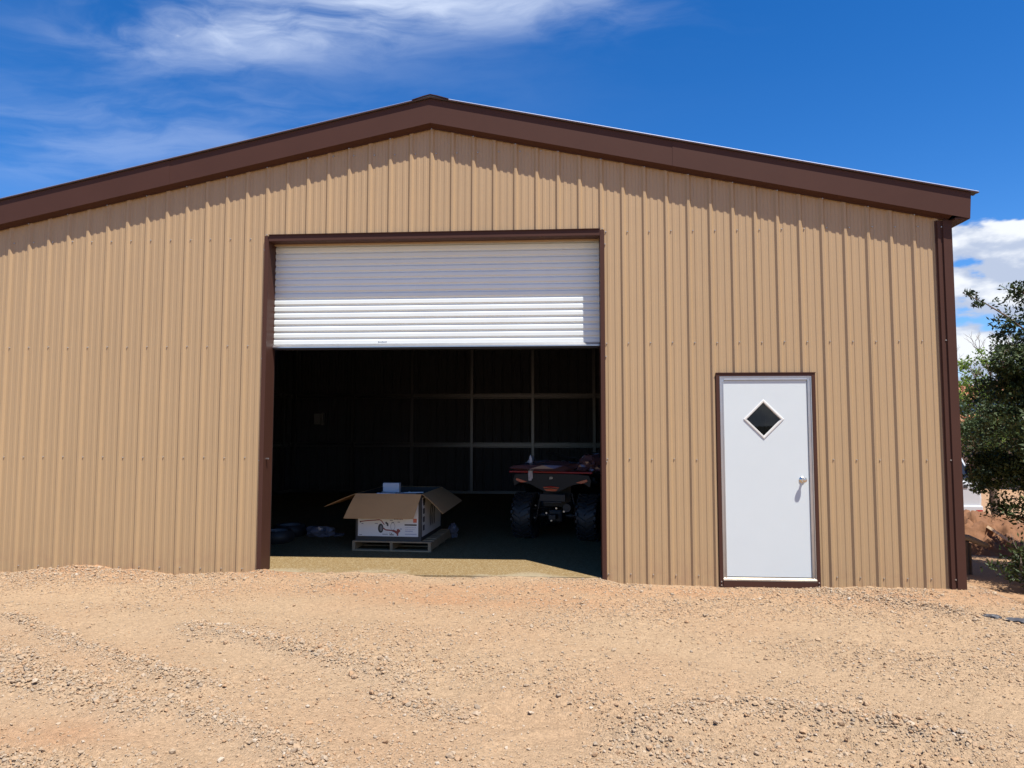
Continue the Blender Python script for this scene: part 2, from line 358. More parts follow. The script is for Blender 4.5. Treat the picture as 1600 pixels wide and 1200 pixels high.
gi = ng.nodes.new('NodeGroupInput'); go = ng.nodes.new('NodeGroupOutput'); iop = ng.nodes.new('GeometryNodeInstanceOnPoints'); jn = ng.nodes.new('GeometryNodeGeometryToInstance')
for k in range(5):
    sm_ = stone_mesh('stone', 40+k, (.5, .62, .42, .7, .55)[k]); sm_.materials.append(pm); so = bpy.data.objects.new('stone', sm_)
    on = ng.nodes.new('GeometryNodeObjectInfo'); on.inputs['Object'].default_value = so; on.inputs['As Instance'].default_value = False
    ng.links.new(on.outputs['Geometry'], jn.inputs[0])
na = ng.nodes.new('GeometryNodeInputNamedAttribute'); na.data_type = 'FLOAT'; na.inputs[0].default_value = 'size'
nb = ng.nodes.new('GeometryNodeInputNamedAttribute'); nb.data_type = 'FLOAT_VECTOR'; nb.inputs[0].default_value = 'turn'
e2r = ng.nodes.new('FunctionNodeEulerToRotation'); ng.links.new(nb.outputs[0], e2r.inputs[0])
mtp = ng.nodes.new('GeometryNodeMeshToPoints'); ng.links.new(gi.outputs[0], mtp.inputs[0])
ng.links.new(mtp.outputs[0], iop.inputs['Points']); ng.links.new(jn.outputs[0], iop.inputs['Instance']); iop.inputs['Pick Instance'].default_value = True
ng.links.new(e2r.outputs[0], iop.inputs['Rotation']); ng.links.new(na.outputs[0], iop.inputs['Scale']); ng.links.new(iop.outputs[0], go.inputs[0])
gravel.modifiers.new('stones', 'NODES').node_group = ng

# ------------------------------------------------------------------ materials of the shed
TAN = mat('tan_painted_steel', (.372, .251, .135), .42, var=.05, scale=1.2, rand=.02, bump=.10, bscale=3.0)
_nt = TAN.node_tree; _b = _nt.nodes['Principled BSDF']; _src = _b.inputs['Base Color'].links[0].from_socket; _tc = N(_nt, 'ShaderNodeTexCoord')
_mp = N(_nt, 'ShaderNodeMapping'); _mp.inputs['Scale'].default_value = (9, 9, .35); _nt.links.new(_tc.outputs['Object'], _mp.inputs[0])
_s1 = N(_nt, 'ShaderNodeTexNoise', i_Scale=1.6, i_Detail=5.0, i_Roughness=.65); _nt.links.new(_mp.outputs[0], _s1.inputs['Vector'])
_c = MIX(_nt, MATH(_nt, 'MULTIPLY', SMOOTH(_nt, _s1.outputs[0], .50, .75), .22), _src, (.26, .175, .095))
_s2 = N(_nt, 'ShaderNodeTexNoise', i_Scale=7.0, i_Detail=7.0, i_Roughness=.7); _nt.links.new(_tc.outputs['Object'], _s2.inputs['Vector'])
_sz = N(_nt, 'ShaderNodeSeparateXYZ'); _nt.links.new(_tc.outputs['Object'], _sz.inputs[0])
_d = MATH(_nt, 'MULTIPLY', MATH(_nt, 'SUBTRACT', 1.0, SMOOTH(_nt, _sz.outputs[2], .02, .42)), SMOOTH(_nt, _s2.outputs[0], .38, .70))
_c = MIX(_nt, MATH(_nt, 'MULTIPLY', _d, .75), _c, (.33, .205, .115)); _nt.links.new(_c, _b.inputs['Base Color'])
_rr = N(_nt, 'ShaderNodeMapRange'); _nt.links.new(_s2.outputs[0], _rr.inputs[0]); _rr.inputs[3].default_value = .34; _rr.inputs[4].default_value = .56; _nt.links.new(_rr.outputs[0], _b.inputs['Roughness'])
INNER = mat('shade_dark_inner_face', (.055, .057, .066), .6, var=.1)  # inner sheet faces coloured dark, putting the interior's shade into them
BROWN = mat('brown_painted_steel', (.062, .028, .020), .50, var=.12, scale=2.2, spec=.14, bump=.05, bscale=5.0)
GALV = mat('galvanised_steel', (.15, .15, .153), .36, .85, var=.15, scale=14)
ROOFM = mat('galvalume_roofing', (.50, .51, .52), .35, .8, var=.08)
SCREW = mat('zinc_screw', (.50, .47, .43), .35, .7)
WHITE = mat('white_door_paint', (.545, .59, .60), .35, var=.03, scale=3, bump=.03, bscale=2.5)
CURT = mat('white_curtain_paint', (.655, .695, .685), .30, var=.06, scale=3, rand=.02)
ALU = mat('mill_aluminium', (.50, .51, .53), .28, .9, var=.12, scale=10)
PVC = mat('white_pvc', (.60, .59, .56), .4)
NICKEL = mat('satin_nickel', (.62, .58, .53), .22, 1.0)
BLACKR = mat('black_rubber_seal', (.012, .012, .013), .7)
DARK = mat('black_metal', (.015, .015, .016), .45)
floorm = bpy.data.materials.new('speckled_floor_coating'); floorm.use_nodes = True; nt = floorm.node_tree; b = nt.nodes['Principled BSDF']; b.inputs['Roughness'].default_value = .85; b.inputs['Specular IOR Level'].default_value = .08
tco = N(nt, 'ShaderNodeTexCoord'); s1 = N(nt, 'ShaderNodeTexNoise', i_Scale=60.0, i_Detail=4.0, i_Roughness=.8); s2 = N(nt, 'ShaderNodeTexNoise', i_Scale=1.5, i_Detail=6.0); s3 = N(nt, 'ShaderNodeTexVoronoi', i_Scale=95.0)
for n in (s1, s2, s3): nt.links.new(tco.outputs['Object'], n.inputs['Vector'])
c = MIX(nt, SMOOTH(nt, s1.outputs[0], .35, .65), (.135, .088, .038), (.24, .170, .082))
sc = N(nt, 'ShaderNodeSeparateColor'); nt.links.new(s3.outputs['Color'], sc.inputs[0])
c = MIX(nt, MATH(nt, 'MULTIPLY', SMOOTH(nt, sc.outputs[0], .72, .9), .55), c, (.33, .28, .18))
sp = N(nt, 'ShaderNodeSeparateXYZ'); nt.links.new(tco.outputs['Object'], sp.inputs[0])
dusty = MATH(nt, 'ADD', MATH(nt, 'MULTIPLY', SMOOTH(nt, s2.outputs[0], .40, .62), .6), MATH(nt, 'SUBTRACT', .75, MATH(nt, 'MULTIPLY', sp.outputs[1], 2.2)))
c = MIX(nt, MATH(nt, 'MULTIPLY', SMOOTH(nt, dusty, .55, 1.2), .6), c, (.30, .26, .185))       # pale dust blown in over the threshold
nt.links.new(c, b.inputs['Base Color'])
fl = MB(); fl.box(-HALF+.03, HALF-.03, 0.012, DEEP-.03, -.2, SLAB)
floor = fl.build('floor', floorm); tag(floor, 'tan speckled concrete slab inside the shed', kind='structure')

# ------------------------------------------------------------------ shed
shed = empty('metal_shed', (0, 0, 0), label='tan ribbed steel workshop with dark brown trim and a low gable roof', cat='shed')
S = .2286; SL = .21
def wall_top(x): return 4.955-SL*abs(x)
RP = [(-.031, 0), (-.011, .020), (.011, .020), (.031, 0), (.0562, 0), (.063, .0042), (.089, .0042), (.0958, 0), (.1328, 0), (.1396, .0042), (.1656, .0042), (.1724, 0)]
def prof(u):                                 # ribbed sheet profile, one rib each nine inches
    t = (u+.031) % S-.031
    for (a, h), (b_, k) in zip(RP[:-1], RP[1:]):
        if a <= t <= b_: return h+(k-h)*(t-a)/(b_-a)
    return 0.0
def breaks(u0, u1, extra=()):
    out = {round(u0, 5), round(u1, 5)}
    n0 = int(math.floor(u0/S))-1; n1 = int(math.ceil(u1/S))+1
    for n in range(n0, n1+1):
        for a, _ in RP:
            if u0 < n*S+a < u1: out.add(round(n*S+a, 5))
    for e in extra:
        if u0 < e < u1: out.add(round(e, 5))
    return sorted(out)
def sheet(name, u0, u1, top, bottom, place, parent, mats, extra=(), lift=0.0):
    m = MB(); us = breaks(u0, u1, extra)
    for a, b_ in zip(us[:-1], us[1:]):
        mid = (a+b_)/2; zb = bottom(mid)
        if zb is None: continue
        ha, hb = prof(a+1e-6)+lift, prof(b_-1e-6)+lift
        m.quad(place(a, ha, zb), place(b_, hb, zb), place(b_, hb, top(b_)), place(a, ha, top(a)), 0)
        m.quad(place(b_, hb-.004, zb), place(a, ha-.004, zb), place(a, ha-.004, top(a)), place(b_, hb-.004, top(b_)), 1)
    return m.build(name, mats, parent, recalc=False)
OP = (-1.84, 1.852, 3.70)                     # big opening
WD = (2.992, 3.990, 2.168)                    # entry door with its trim
def front_bottom(u):
    if OP[0] < u < OP[1]: return OP[2]
    if WD[0]+.01 < u < WD[1]-.01: return WD[2]-.01
    return -.10
edges = [-HALF+.005]+[k*4*S for k in range(-5, 6)]+[HALF-.02]
for i, (a, b_) in enumerate(zip(edges[:-1], edges[1:])):
    sheet('wall_panel', a, b_, wall_top, front_bottom, lambda u, h, z: (u, -h, z), shed, [TAN, INNER], (OP[0], OP[1], WD[0]+.01, WD[1]-.01, 0.0), lift=.0012*(i % 2))
edges_b = [-HALF-.02]+edges[1:-1]+[HALF+.02]
for i, (a, b_) in enumerate(zip(edges_b[:-1], edges_b[1:])):
    sheet('wall_panel', a, b_, wall_top, lambda u: -.1, lambda u, h, z: (-u, DEEP+h, z), shed, [TAN, INNER], (0.0,), lift=.0012*(i % 2))
eds = [0.001]+[k*4*S for k in range(1, 10)]+[DEEP]
for i, (a, b_) in enumerate(zip(eds[:-1], eds[1:])):
    if b_-a < .05: continue
    for sgn in (-1, 1):
        pl = (lambda u, h, z: (-HALF-h, DEEP-u, z)) if sgn < 0 else (lambda u, h, z: (HALF+h, u, z))
        sheet('wall_panel', a, b_, lambda u: 3.80, lambda u: -.1, pl, shed, [TAN, INNER], lift=.0012*(i % 2))
# roof sheets, each slope in 0.91 m sheets, running past the rake trim by 2 cm
YF = -.112; RIDGE = 5.165; EAVE = 5.62
def roof_z(x): return RIDGE-SL*abs(x)
ye = [YF-.024]+[k*4*S for k in range(1, 11)]+[DEEP+.13]
for i, (a, b_) in enumerate(zip(ye[:-1], ye[1:])):
    for sgn in (-1, 1):
        m = MB(); us = breaks(a, b_)
        for p, q_ in zip(us[:-1], us[1:]):
            hp, hq = prof(p+1e-6)+.001*(i % 2), prof(q_-1e-6)+.001*(i % 2)
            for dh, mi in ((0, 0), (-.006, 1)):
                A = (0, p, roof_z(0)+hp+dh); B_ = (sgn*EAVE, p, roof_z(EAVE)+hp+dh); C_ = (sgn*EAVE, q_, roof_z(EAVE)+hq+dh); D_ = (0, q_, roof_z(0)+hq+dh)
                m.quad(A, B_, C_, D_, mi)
        y0 = a
        if i == 0:
            m.quad((0, a-.001, roof_z(0)+.004), (sgn*EAVE, a-.001, roof_z(EAVE)+.004), (sgn*EAVE, a+.006, roof_z(EAVE)+.012), (0, a+.006, roof_z(0)+.012), 0)
            m.quad((0, a, roof_z(0)-.010), (sgn*EAVE, a, roof_z(EAVE)-.010), (sgn*EAVE, a, roof_z(EAVE)+prof(a)), (0, a, roof_z(0)+prof(a)), 2)
        m.build('roof_panel', [ROOFM, INNER, BROWN], shed, recalc=False)
m = MB()
for sgn in (-1, 1):
    m.prism([(0, YF-.03, RIDGE+.026), (sgn*.07, YF-.03, RIDGE+.025-.07*SL), (sgn*.20, YF-.03, RIDGE+.012-.20*SL), (sgn*.20, YF-.03, RIDGE+.008-.20*SL), (0, YF-.03, RIDGE+.022)], (0, DEEP+.28, 0))
m.build('ridge_cap', BROWN, shed)
m = MB()
for sgn in (-1, 1): m.prism([(0, YF-.026, RIDGE), (sgn*.15, YF-.026, RIDGE-.15*SL), (sgn*.15, YF-.026, RIDGE-.15*SL+.012), (0, YF-.026, RIDGE+.021)], (0, .04, 0))
m.build('ridge_closure', BLACKR, shed)
for sgn in (-1, 1):                            # rake trim: face, bottom lip, soffit back to the wall
    m = MB(); zb = lambda x: 4.884-SL*abs(x); zt = lambda x: RIDGE-.012-SL*abs(x); XE = 5.535
    J = 2.62 if sgn > 0 else 2.95
    m.prism([(0, YF, zb(0)), (sgn*J, YF, zb(J)), (sgn*J, YF, zt(J)), (0, YF, zt(0))], (0, .003, 0))
    m2 = MB(); m2.prism([(sgn*(J-.05), YF-.0025, zb(J-.05)-.002), (sgn*XE, YF-.0025, zb(XE)-.002), (sgn*(XE+.018), YF-.0025, zt(XE+.018)), (sgn*(J-.05), YF-.0025, zt(J-.05))], (0, .0022, 0)); m2.build('rake_trim', BROWN, shed)
    m.prism([(0, YF+.002, zb(0)+.001), (0, -.006, zb(0)-.024), (0, -.006, zb(0)-.021), (0, YF+.004, zb(0)+.004)], (sgn*(HALF+.0), 0, -SL*HALF))
    m.prism([(0, -.030, zb(0)-.018), (0, -.027, zb(0)-.018), (0, -.027, zb(0)-.030), (0, -.030, zb(0)-.030)], (sgn*(HALF-.0), 0, -SL*HALF))
    m.build('rake_trim', BROWN, shed)
    m = MB()                                   # eave trim along the side
    z0 = 4.884-SL*XE
    m.box(min(sgn*(HALF+.028), sgn*XE), max(sgn*(HALF+.028), sgn*XE), YF+.006, DEEP+.1, z0-.004, z0+.012)
    m.prism([(sgn*XE, YF+.006, z0-.002), (sgn*(XE+.017), YF+.006, zt(XE+.018)-.004), (sgn*(XE+.013), YF+.006, zt(XE+.018)-.004), (sgn*(XE-.004), YF+.006, z0-.002)], (0, DEEP+.2, 0))
    m.build('eave_trim', BROWN, shed)
    # corner trim: a flat leg, a groove and the outer leg
    m = MB(); zc_ = 4.884-SL*HALF-.03
    xs = [5.232, 5.244, 5.250, 5.278, 5.286, 5.298, 5.305, HALF+.026]; hy = [.024, .024, .040, .040, .030, .030, .044, .044]
    pts = [(sgn*x, -h, -.1) for x, h in zip(xs, hy)]+[(sgn*(HALF+.026), .14, -.1), (sgn*(HALF+.022), .14, -.1), (sgn*(HALF+.022), -.038, -.1), (sgn*5.232, -.018, -.1)]
    m.prism(pts, (0, 0, zc_+.1)); m.build('corner_trim', BROWN, shed)
# big opening: jamb and header trims
JO, JI = .046, .20                              # front face width, depth of the return
XL, XR, ZH = -1.795, 1.812, 3.640
for x_in, sgn in ((XL, -1), (XR, 1)):
    m = MB()
    m.box(min(x_in, x_in+sgn*.0025), max(x_in, x_in+sgn*.0025), -.030, JI, -.10, ZH+.004)
    m.box(min(x_in+sgn*.0025, x_in+sgn*JO), max(x_in+sgn*.0025, x_in+sgn*JO), -.030, -.0275, -.10, ZH+.06)
    m.box(min(x_in+sgn*(JO-.002), x_in+sgn*JO), max(x_in+sgn*(JO-.002), x_in+sgn*JO), -.0275, -.002, -.10, ZH+.058)
    m.build('jamb_trim', BROWN, shed)
m = MB()
m.box(XL+.001, XR-.001, -.030, .11, ZH, ZH+.0025); m.box(XL+.001, XR-.001, -.0305, -.0280, ZH+.003, ZH+.072); m.box(XL+.001, XR-.001, -.044, -.0305, ZH+.068, ZH+.072)
m.build('header_trim', BROWN, shed)
m = MB(); m.box(XL+.003, XR-.003, .112, .150, ZH-.012, ZH+.05); m.build('header_flashing', TAN, shed)
m = MB(); m.box(XL+.003, XR-.003, .20, .26, ZH-.03, 4.0); m.build('header_tube', GALV, shed)
# roll-up door, two thirds open
YC = .172; PITCH = .0748; ZB = 2.525
m = MB(); MR = Matrix.Translation((-1.9, .47, 3.82)) @ Matrix.Rotation(R(90), 4, 'Y')
m.lathe([(.02, 0), (.20, 0), (.20, 3.8), (.02, 3.8)], 28, M=MR)
for xg in (XL-.06, XR+.005): m.box(xg, xg+.055, YC-.045, YC+.05, SLAB, 3.78)
rud = m.build('roll_up_door', DARK, shed, smooth=40)
m = MB(); pf = [(0, 0.0), (.004, -.003), (.040, -.003), (.044, 0.000), (.050, .007), (.056, .0098), (.063, .0098), (.069, .007), (PITCH-.0003, 0)]
for (za, ya), (zb_, yb) in zip(pf[:-1], pf[1:]): m.quad((XL-.02, YC+ya, za), (XR+.02, YC+ya, za), (XR+.02, YC+yb, zb_), (XL-.02, YC+yb, zb_))
for (za, ya), (zb_, yb) in zip(pf[:-1], pf[1:]): m.quad((XL-.02, YC+yb+.002, zb_), (XR+.02, YC+yb+.002, zb_), (XR+.02, YC+ya+.002, za), (XL-.02, YC+ya+.002, za))
slat = m.mesh('slat', CURT)
for k in range(16): share(slat, 'slat', (0, 0, ZB+k*PITCH), rud)
m = MB(); m.prism([(0, YC-.003, ZB), (0, YC-.010, ZB), (0, YC-.040, ZB-.030), (0, YC-.040, ZB-.042), (0, YC+.03, ZB-.042), (0, YC+.03, ZB)], (XR-XL-.006, 0, 0))
for i_ in range(len(m.v)): m.v[i_] = (m.v[i_][0]+XL+.003, m.v[i_][1], m.v[i_][2])
bb = m.build('bottom_bar', ALU, rud)
m = MB(); m.box(XL+.01, XR-.01, YC-.02, YC+.02, ZB-.062, ZB-.043); m.build('bottom_seal', BLACKR, rud)
lb = at(598, 536, YC)
m = MB()
for k in range(7): m.box(lb.x-.05+k*.014, lb.x-.05+k*.014+.009, YC-.0035, YC-.0022, ZB+.012, ZB+.012+(.012 if k % 3 else .016))
m.build('maker_mark', mat('grey_print', (.10, .14, .22), .5), rud)
# entry door
f_ = lambda px, py: at(px, py, -.03)
m = MB(); x0, x1, zt_ = WD; tw = .036
m.box(x0, x0+tw, -.034, .02, -.06, zt_); m.box(x1-tw, x1, -.034, .02, -.06, zt_); m.box(x0+tw, x1-tw, -.034, .02, zt_-tw*.9, zt_); m.box(x0+tw, x1-tw, -.040, .02, -.03, .058)
m.box(x0-.004, x1+.004, -.040, -.0342, zt_-.004, zt_+.004)
m.build('door_trim', BROWN, shed)
ax0, ax1, az1, az0 = x0+tw+.001, x1-tw-.001, zt_-tw*.9-.001, .0585
m = MB(); fw = .040
for (a, b_, c_, d_) in ((ax0, ax0+fw, az0, az1), (ax1-fw, ax1, az0, az1), (ax0+fw, ax1-fw, az1-fw, az1)): m.box(a, b_, -.022, .03, c_, d_)
for (a, b_, c_, d_) in ((ax0, ax0+.010, az0, az1), (ax1-.010, ax1, az0, az1), (ax0+.01, ax1-.01, az1-.010, az1)): m.box(a, b_, -.032, -.0221, c_, d_)
for (a, b_, c_, d_) in ((ax0+fw-.012, ax0+fw, az0, az1-fw), (ax1-fw, ax1-fw+.012, az0, az1-fw), (ax0+fw, ax1-fw, az1-fw, az1-fw+.012)): m.box(a, b_, -.027, -.0221, c_, d_)
m.build('door_frame', ALU, shed, bevel=.002)
m = MB(); m.prism([(0, -.042, az0), (0, -.042, az0+.014), (0, -.022, az0+.030), (0, .03, az0+.036), (0, .03, az0)], (ax1-ax0-2*.001, 0, 0))
m.v = [(p[0]+ax0+.001, p[1], p[2]) for p in m.v]; m.build('door_sill', mat('dusty_aluminium', (.34, .29, .23), .5, .4, var=.45, scale=14), shed)
dx0, dx1, dz0, dz1 = ax0+fw+.002, ax1-fw-.002, az0+.038, az1-fw-.002
dc = at(1193.5, 655, -.02); hw = (at(1226, 655, -.02)-at(1162, 655, -.02)).x/2
m = MB()                                       # slab with a diamond hole
D = [(dc.x, dc.z+hw*.86), (dc.x+hw*.86, dc.z), (dc.x, dc.z-hw*.86), (dc.x-hw*.86, dc.z)]
O = [(dx0, dz1), (dx1, dz1), (dx1, dz0), (dx0, dz0)]
P3 = lambda p, y: (p[0], y, p[1])
for y, sgn in ((-.014, 1), (.028, -1)):
    T, Rr, Bt, L = D
    polys = [[O[0], O[1], Rr, T], [O[1], O[2], Bt, Rr], [O[2], O[3], L, Bt], [O[3], O[0], T, L]]
    # quads fan: top, right, bottom, left, each between one outer edge and one diamond edge
    for q_ in polys: m.poly([P3(p, y) for p in q_])
for k in range(4):
    m.quad(P3(D[k], -.014), P3(D[(k+1) % 4], -.014), P3(D[(k+1) % 4], .028), P3(D[k], .028)); m.quad(P3(O[k], -.014), P3(O[(k+1) % 4], -.014), P3(O[(k+1) % 4], .028), P3(O[k], .028))
door = m.build('entry_door', WHITE, shed)
m = MB()
def ring(r0, r1, ya, yb, m):
    A = [(dc.x, dc.z+r0), (dc.x+r0, dc.z), (dc.x, dc.z-r0), (dc.x-r0, dc.z)]; B2 = [(dc.x, dc.z+r1), (dc.x+r1, dc.z), (dc.x, dc.z-r1), (dc.x-r1, dc.z)]
    for k in range(4):
        j = (k+1) % 4
        m.quad(P3(A[k], ya), P3(A[j], ya), P3(B2[j], yb), P3(B2[k], yb))
ring(hw, hw-.008, -.0145, -.022, m); ring(hw-.008, hw-.028, -.022, -.022, m); ring(hw-.028, hw-.037, -.022, -.004, m)
m.build('window_frame', PVC, door)
gm_ = bpy.data.materials.new('window_glass'); gm_.use_nodes = True; nt = gm_.node_tree; nt.nodes.clear()
fr = N(nt, 'ShaderNodeFresnel', i_IOR=1.52); tr = N(nt, 'ShaderNodeBsdfTransparent'); tr.inputs[0].default_value = (.45, .47, .47, 1); gls = N(nt, 'ShaderNodeBsdfGlossy'); gls.inputs['Roughness'].default_value = .01
mx = N(nt, 'ShaderNodeMixShader'); nt.links.new(fr.outputs[0], mx.inputs[0]); nt.links.new(tr.outputs[0], mx.inputs[1]); nt.links.new(gls.outputs[0], mx.inputs[2]); mo = N(nt, 'ShaderNodeOutputMaterial'); nt.links.new(mx.outputs[0], mo.inputs[0])
m = MB(); r_ = hw-.036; pts = [(dc.x, -.006, dc.z+r_), (dc.x+r_, -.006, dc.z), (dc.x, -.006, dc.z-r_), (dc.x-r_, -.006, dc.z)]
m.prism(pts, (0, .004, 0)); m.build('window_pane', gm_, door)
kp = at(1255.5, 750, -.05)
m = MB(); MK = Matrix.Translation((kp.x, -.0145, kp.z)) @ Matrix.Rotation(R(90), 4, 'X')
m.lathe([(0, 0), (.033, 0), (.033, .004), (.026, .010), (.012, .014), (.011, .032), (.020, .040), (.027, .052), (.027, .060), (.022, .068), (0, .071)], 24, M=MK)
m.build('door_knob', NICKEL, door, smooth=45)
# screws: too small to pick apart singly
m = MB()
def screw(x, y, z, r=.0075, t=.009):
    i = len(m.v)
    for k in range(6): q_ = k*math.pi/3; m.v.append((x+r*math.cos(q_), y, z+r*math.sin(q_)))
    for k in range(6): q_ = k*math.pi/3; m.v.append((x+r*.75*math.cos(q_), y-t, z+r*.75*math.sin(q_)))
    for k in range(6): m.f.append((i+k, i+(k+1) % 6, i+6+(k+1) % 6, i+6+k)); m.m.append(0)
    m.f.append(tuple(i+6+k for k in range(6))); m.m.append(0)
for n in range(-23, 23):
    x = n*S+.046
    for z in (3.680, 2.491, 1.279, .099):
        if z > wall_top(x)-.12: continue
        if OP[0] < x < OP[1] and z < OP[2]: continue
        if WD[0]-.01 < x < WD[1]+.01 and z < WD[2]: continue
        screw(x, -.001, z+random.uniform(-.004, .004))
    if n % 2 == 0: screw(n*S, -.031, 4.884-SL*abs(n*S)-.036)
    if abs(n) < 11 and 4.6 < wall_top(x)-.05: screw(x, -.001, 4.585)
    if abs(n) <= 8: screw(n*S+.01, -.022, OP[2]+.012, .007)
for z in (3.66, 2.491, 1.279, .099): screw(5.291, -.031, z)
for x in (XR+.055, XL-.055):
    for z in (3.55, 2.35, 1.25): screw(x, -.031 if abs(x) < 1.8 else -.004, z)
for x in (WD[0]+.018, WD[1]-.018):
    for z in (.012, .048): screw(x, -.034, z)
so_ = m.build('screw_heads', SCREW, shed); tag(so_, kind='stuff')
m = MB(); lp = at(418, 713, .02); m.box(XL+.0005, XL+.03, .03, .05, 1.262, 1.274); m.build('jamb_latch', ALU, shed)
# steel frame inside: posts each 1.47 m, hat girts, base rail
def part_box(name, *a): mm = MB(); mm.box(*a); return mm.build(name, GALV, shed)
PX = [-5.15, -3.68, -2.21, -.74, .74, 2.21, 3.68, 5.15]
for x in PX: part_box('post', x-.032, x+.032, DEEP-.13, DEEP-.066, SLAB, 4.85-SL*abs(x))
for z in (1.22, 2.41, 3.60):
    mm = MB(); mm.prism([(-HALF+.1, DEEP-.008, z-.06), (-HALF+.1, DEEP-.008, z-.038), (-HALF+.1, DEEP-.062, z-.026), (-HALF+.1, DEEP-.062, z+.026), (-HALF+.1, DEEP-.008, z+.038), (-HALF+.1, DEEP-.008, z+.06), (-HALF+.1, DEEP-.006, z)], (2*HALF-.2, 0, 0)); mm.build('girt', GALV, shed)
    for sgn in (-1, 1):
        mm = MB(); X0 = sgn*HALF; mm.prism([(X0-sgn*.008, .1, z-.06), (X0-sgn*.062, .1, z-.026), (X0-sgn*.062, .1, z+.026), (X0-sgn*.008, .1, z+.06)], (0, DEEP-.2, 0)); mm.build('girt', GALV, shed)
part_box('base_rail', -HALF+.1, HALF-.1, DEEP-.135, DEEP-.064, SLAB, SLAB+.06)
for sgn in (-1, 1):
    part_box('base_rail', min(sgn*(HALF-.07), sgn*(HALF-.13)), max(sgn*(HALF-.07), sgn*(HALF-.13)), .1, DEEP-.14, SLAB, SLAB+.06)
    for y in (1.5, 3.0, 4.5, 6.0, 7.5, 9.0): part_box('post', min(sgn*(HALF-.066), sgn*(HALF-.13)), max(sgn*(HALF-.066), sgn*(HALF-.13)), y-.032, y+.032, SLAB+.06, 3.75)
eb = at(468, 663, DEEP-.03)
mm = MB(); mm.box(-4.62, -4.46, DEEP-.2, DEEP-.07, 1.72, 1.98); mm.box(-4.44, -4.40, DEEP-.18, DEEP-.07, 1.70, 2.0); mm.build('breaker_box', mat('grey_enamel', (.30, .31, .31), .4), shed)

# ------------------------------------------------------------------ pallet
WOOD = mat('weathered_pallet_wood', (.30, .21, .12), .8, var=.35, scale=9, bump=.3, bscale=40, rand=.15)
pr = R(-3)
pallet = empty('pallet', (-.700, 1.975, SLAB), pr, label='worn wooden pallet on the slab under the open printed carton', cat='pallet')
sm_ = MB(); sm_.box(-.508, .508, -.61, .61, 0, 0)
PW, PD = .508, .61
bm_ = MB(); bm_.box(-PW, PW, -.043, .043, 0, .016); board = bm_.mesh('deck_board', WOOD)
for k in range(8): share(board, 'deck_board', (random.uniform(-.004, .004), -PD+.045+k*(2*PD-.09)/7, .109), pallet)
for k in range(4): share(board, 'bottom_board', (0, -PD+.045+k*(2*PD-.09)/3, 0.0005), pallet)
bm_ = MB(); bm_.box(-.018, .018, -PD+.004, PD-.004, .0168, .1085); string = bm_.mesh('stringer', WOOD)
for x in (-PW+.02, 0, PW-.02): share(string, 'stringer', (x, 0, 0), pallet)

# ------------------------------------------------------------------ printed carton with its flaps folded open
KRAFT = mat('kraft_cardboard', (.44, .26, .115), .85, var=.10, scale=5, bump=.1, bscale=25)
CARTB = mat('black_printed_cardboard', (.035, .034, .032), .6, var=.2)
CARTW = mat('white_printed_cardboard', (.66, .655, .64), .5)
INKB = mat('black_ink', (.02, .02, .022), .5); INKG = mat('grey_ink', (.16, .16, .18), .5); INKR = mat('dark_red_ink', (.22, .03, .03), .5); INKO = mat('orange_red_ink', (.55, .13, .07), .5); INKV = mat('blue_grey_ink', (.20, .21, .34), .5)
CZ = SLAB+.1255
CW, CD, CH = .425, .575, .585                    # half width, half depth, height
carton = empty('carton', (-.752, 1.985, CZ), pr, label='open cardboard shipping carton with white printed sides on a pallet', cat='box')
m = MB(); t = .006
m.box(-CW, CW, -CD, CD, 0, .006)
m.box(-CW, CW, -CD, -CD+t, .0062, CH); m.box(-CW, CW, CD-t, CD, .0062, CH); m.box(-CW, -CW+t, -CD+t+.0005, CD-t-.0005, .0062, CH); m.box(CW-t, CW, -CD+t+.0005, CD-t-.0005, .0062, CH)
body = m.build('carton_body', CARTB, carton)
FY = -CD-.0012
m = MB(); m.box(-CW+.03, CW-.038, FY, FY+.001, .055, CH-.02); fp = m.build('printed_panel', CARTW, carton)
# the drawing on the front: a tow-behind splitter with wheel, boom and tines, a red badge and small print
W_ = 2*CW-.068; H_ = .25; FX0 = -CW+.03; FZ0 = .055; px2 = lambda u: FX0+u*W_; pz2 = lambda v: FZ0+v*H_
ink = {}
def I(k): return ink.setdefault(k, MB())
def stroke(k, pts, w):
    for (a, b_), (c_, d_) in zip(pts[:-1], pts[1:]):
        A = Vector((px2(a), 0, pz2(b_))); B_ = Vector((px2(c_), 0, pz2(d_))); n = (B_-A); L = n.length; n = Vector((-n.z, 0, n.x))/max(L, 1e-6)*w/2
        y = FY-.0006-.0001*len(I(k).f) % .0004
        I(k).quad(*[(p.x, y, p.z) for p in (A-n, B_-n, B_+n, A+n)])
def rect(k, u0, u1, v0, v1): y = FY-.0007; I(k).quad((px2(u0), y, pz2(v0)), (px2(u1), y, pz2(v0)), (px2(u1), y, pz2(v1)), (px2(u0), y, pz2(v1)))
def disc(k, u, v, ru, rv, y=FY-.0009): I(k).poly([(px2(u)+ru*math.cos(q_), y, pz2(v)+rv*math.sin(q_)) for q_ in [j*math.pi/9 for j in range(18)]])
stroke('dark red', [(.03, .72), (.16, .77), (.36, .82)], .012); stroke('black', [(.03, .70), (.05, .72)], .02); stroke('dark red', [(.36, .82), (.39, .78), (.42, .66), (.44, .58)], .011)
disc('black', .38, .40, .036, .058); disc('grey', .385, .40, .018, .036, FY-.0012)
stroke('dark red', [(.41, .44), (.46, .32), (.56, .30), (.62, .22), (.66, .12)], .016); stroke('dark red', [(.66, .04), (.66, .36), (.70, .28), (.64, .18), (.68, .2)], .02); stroke('dark red', [(.58, .32), (.66, .22)], .018)
stroke('black', [(.46, .70), (.50, .60), (.49, .52)], .022)
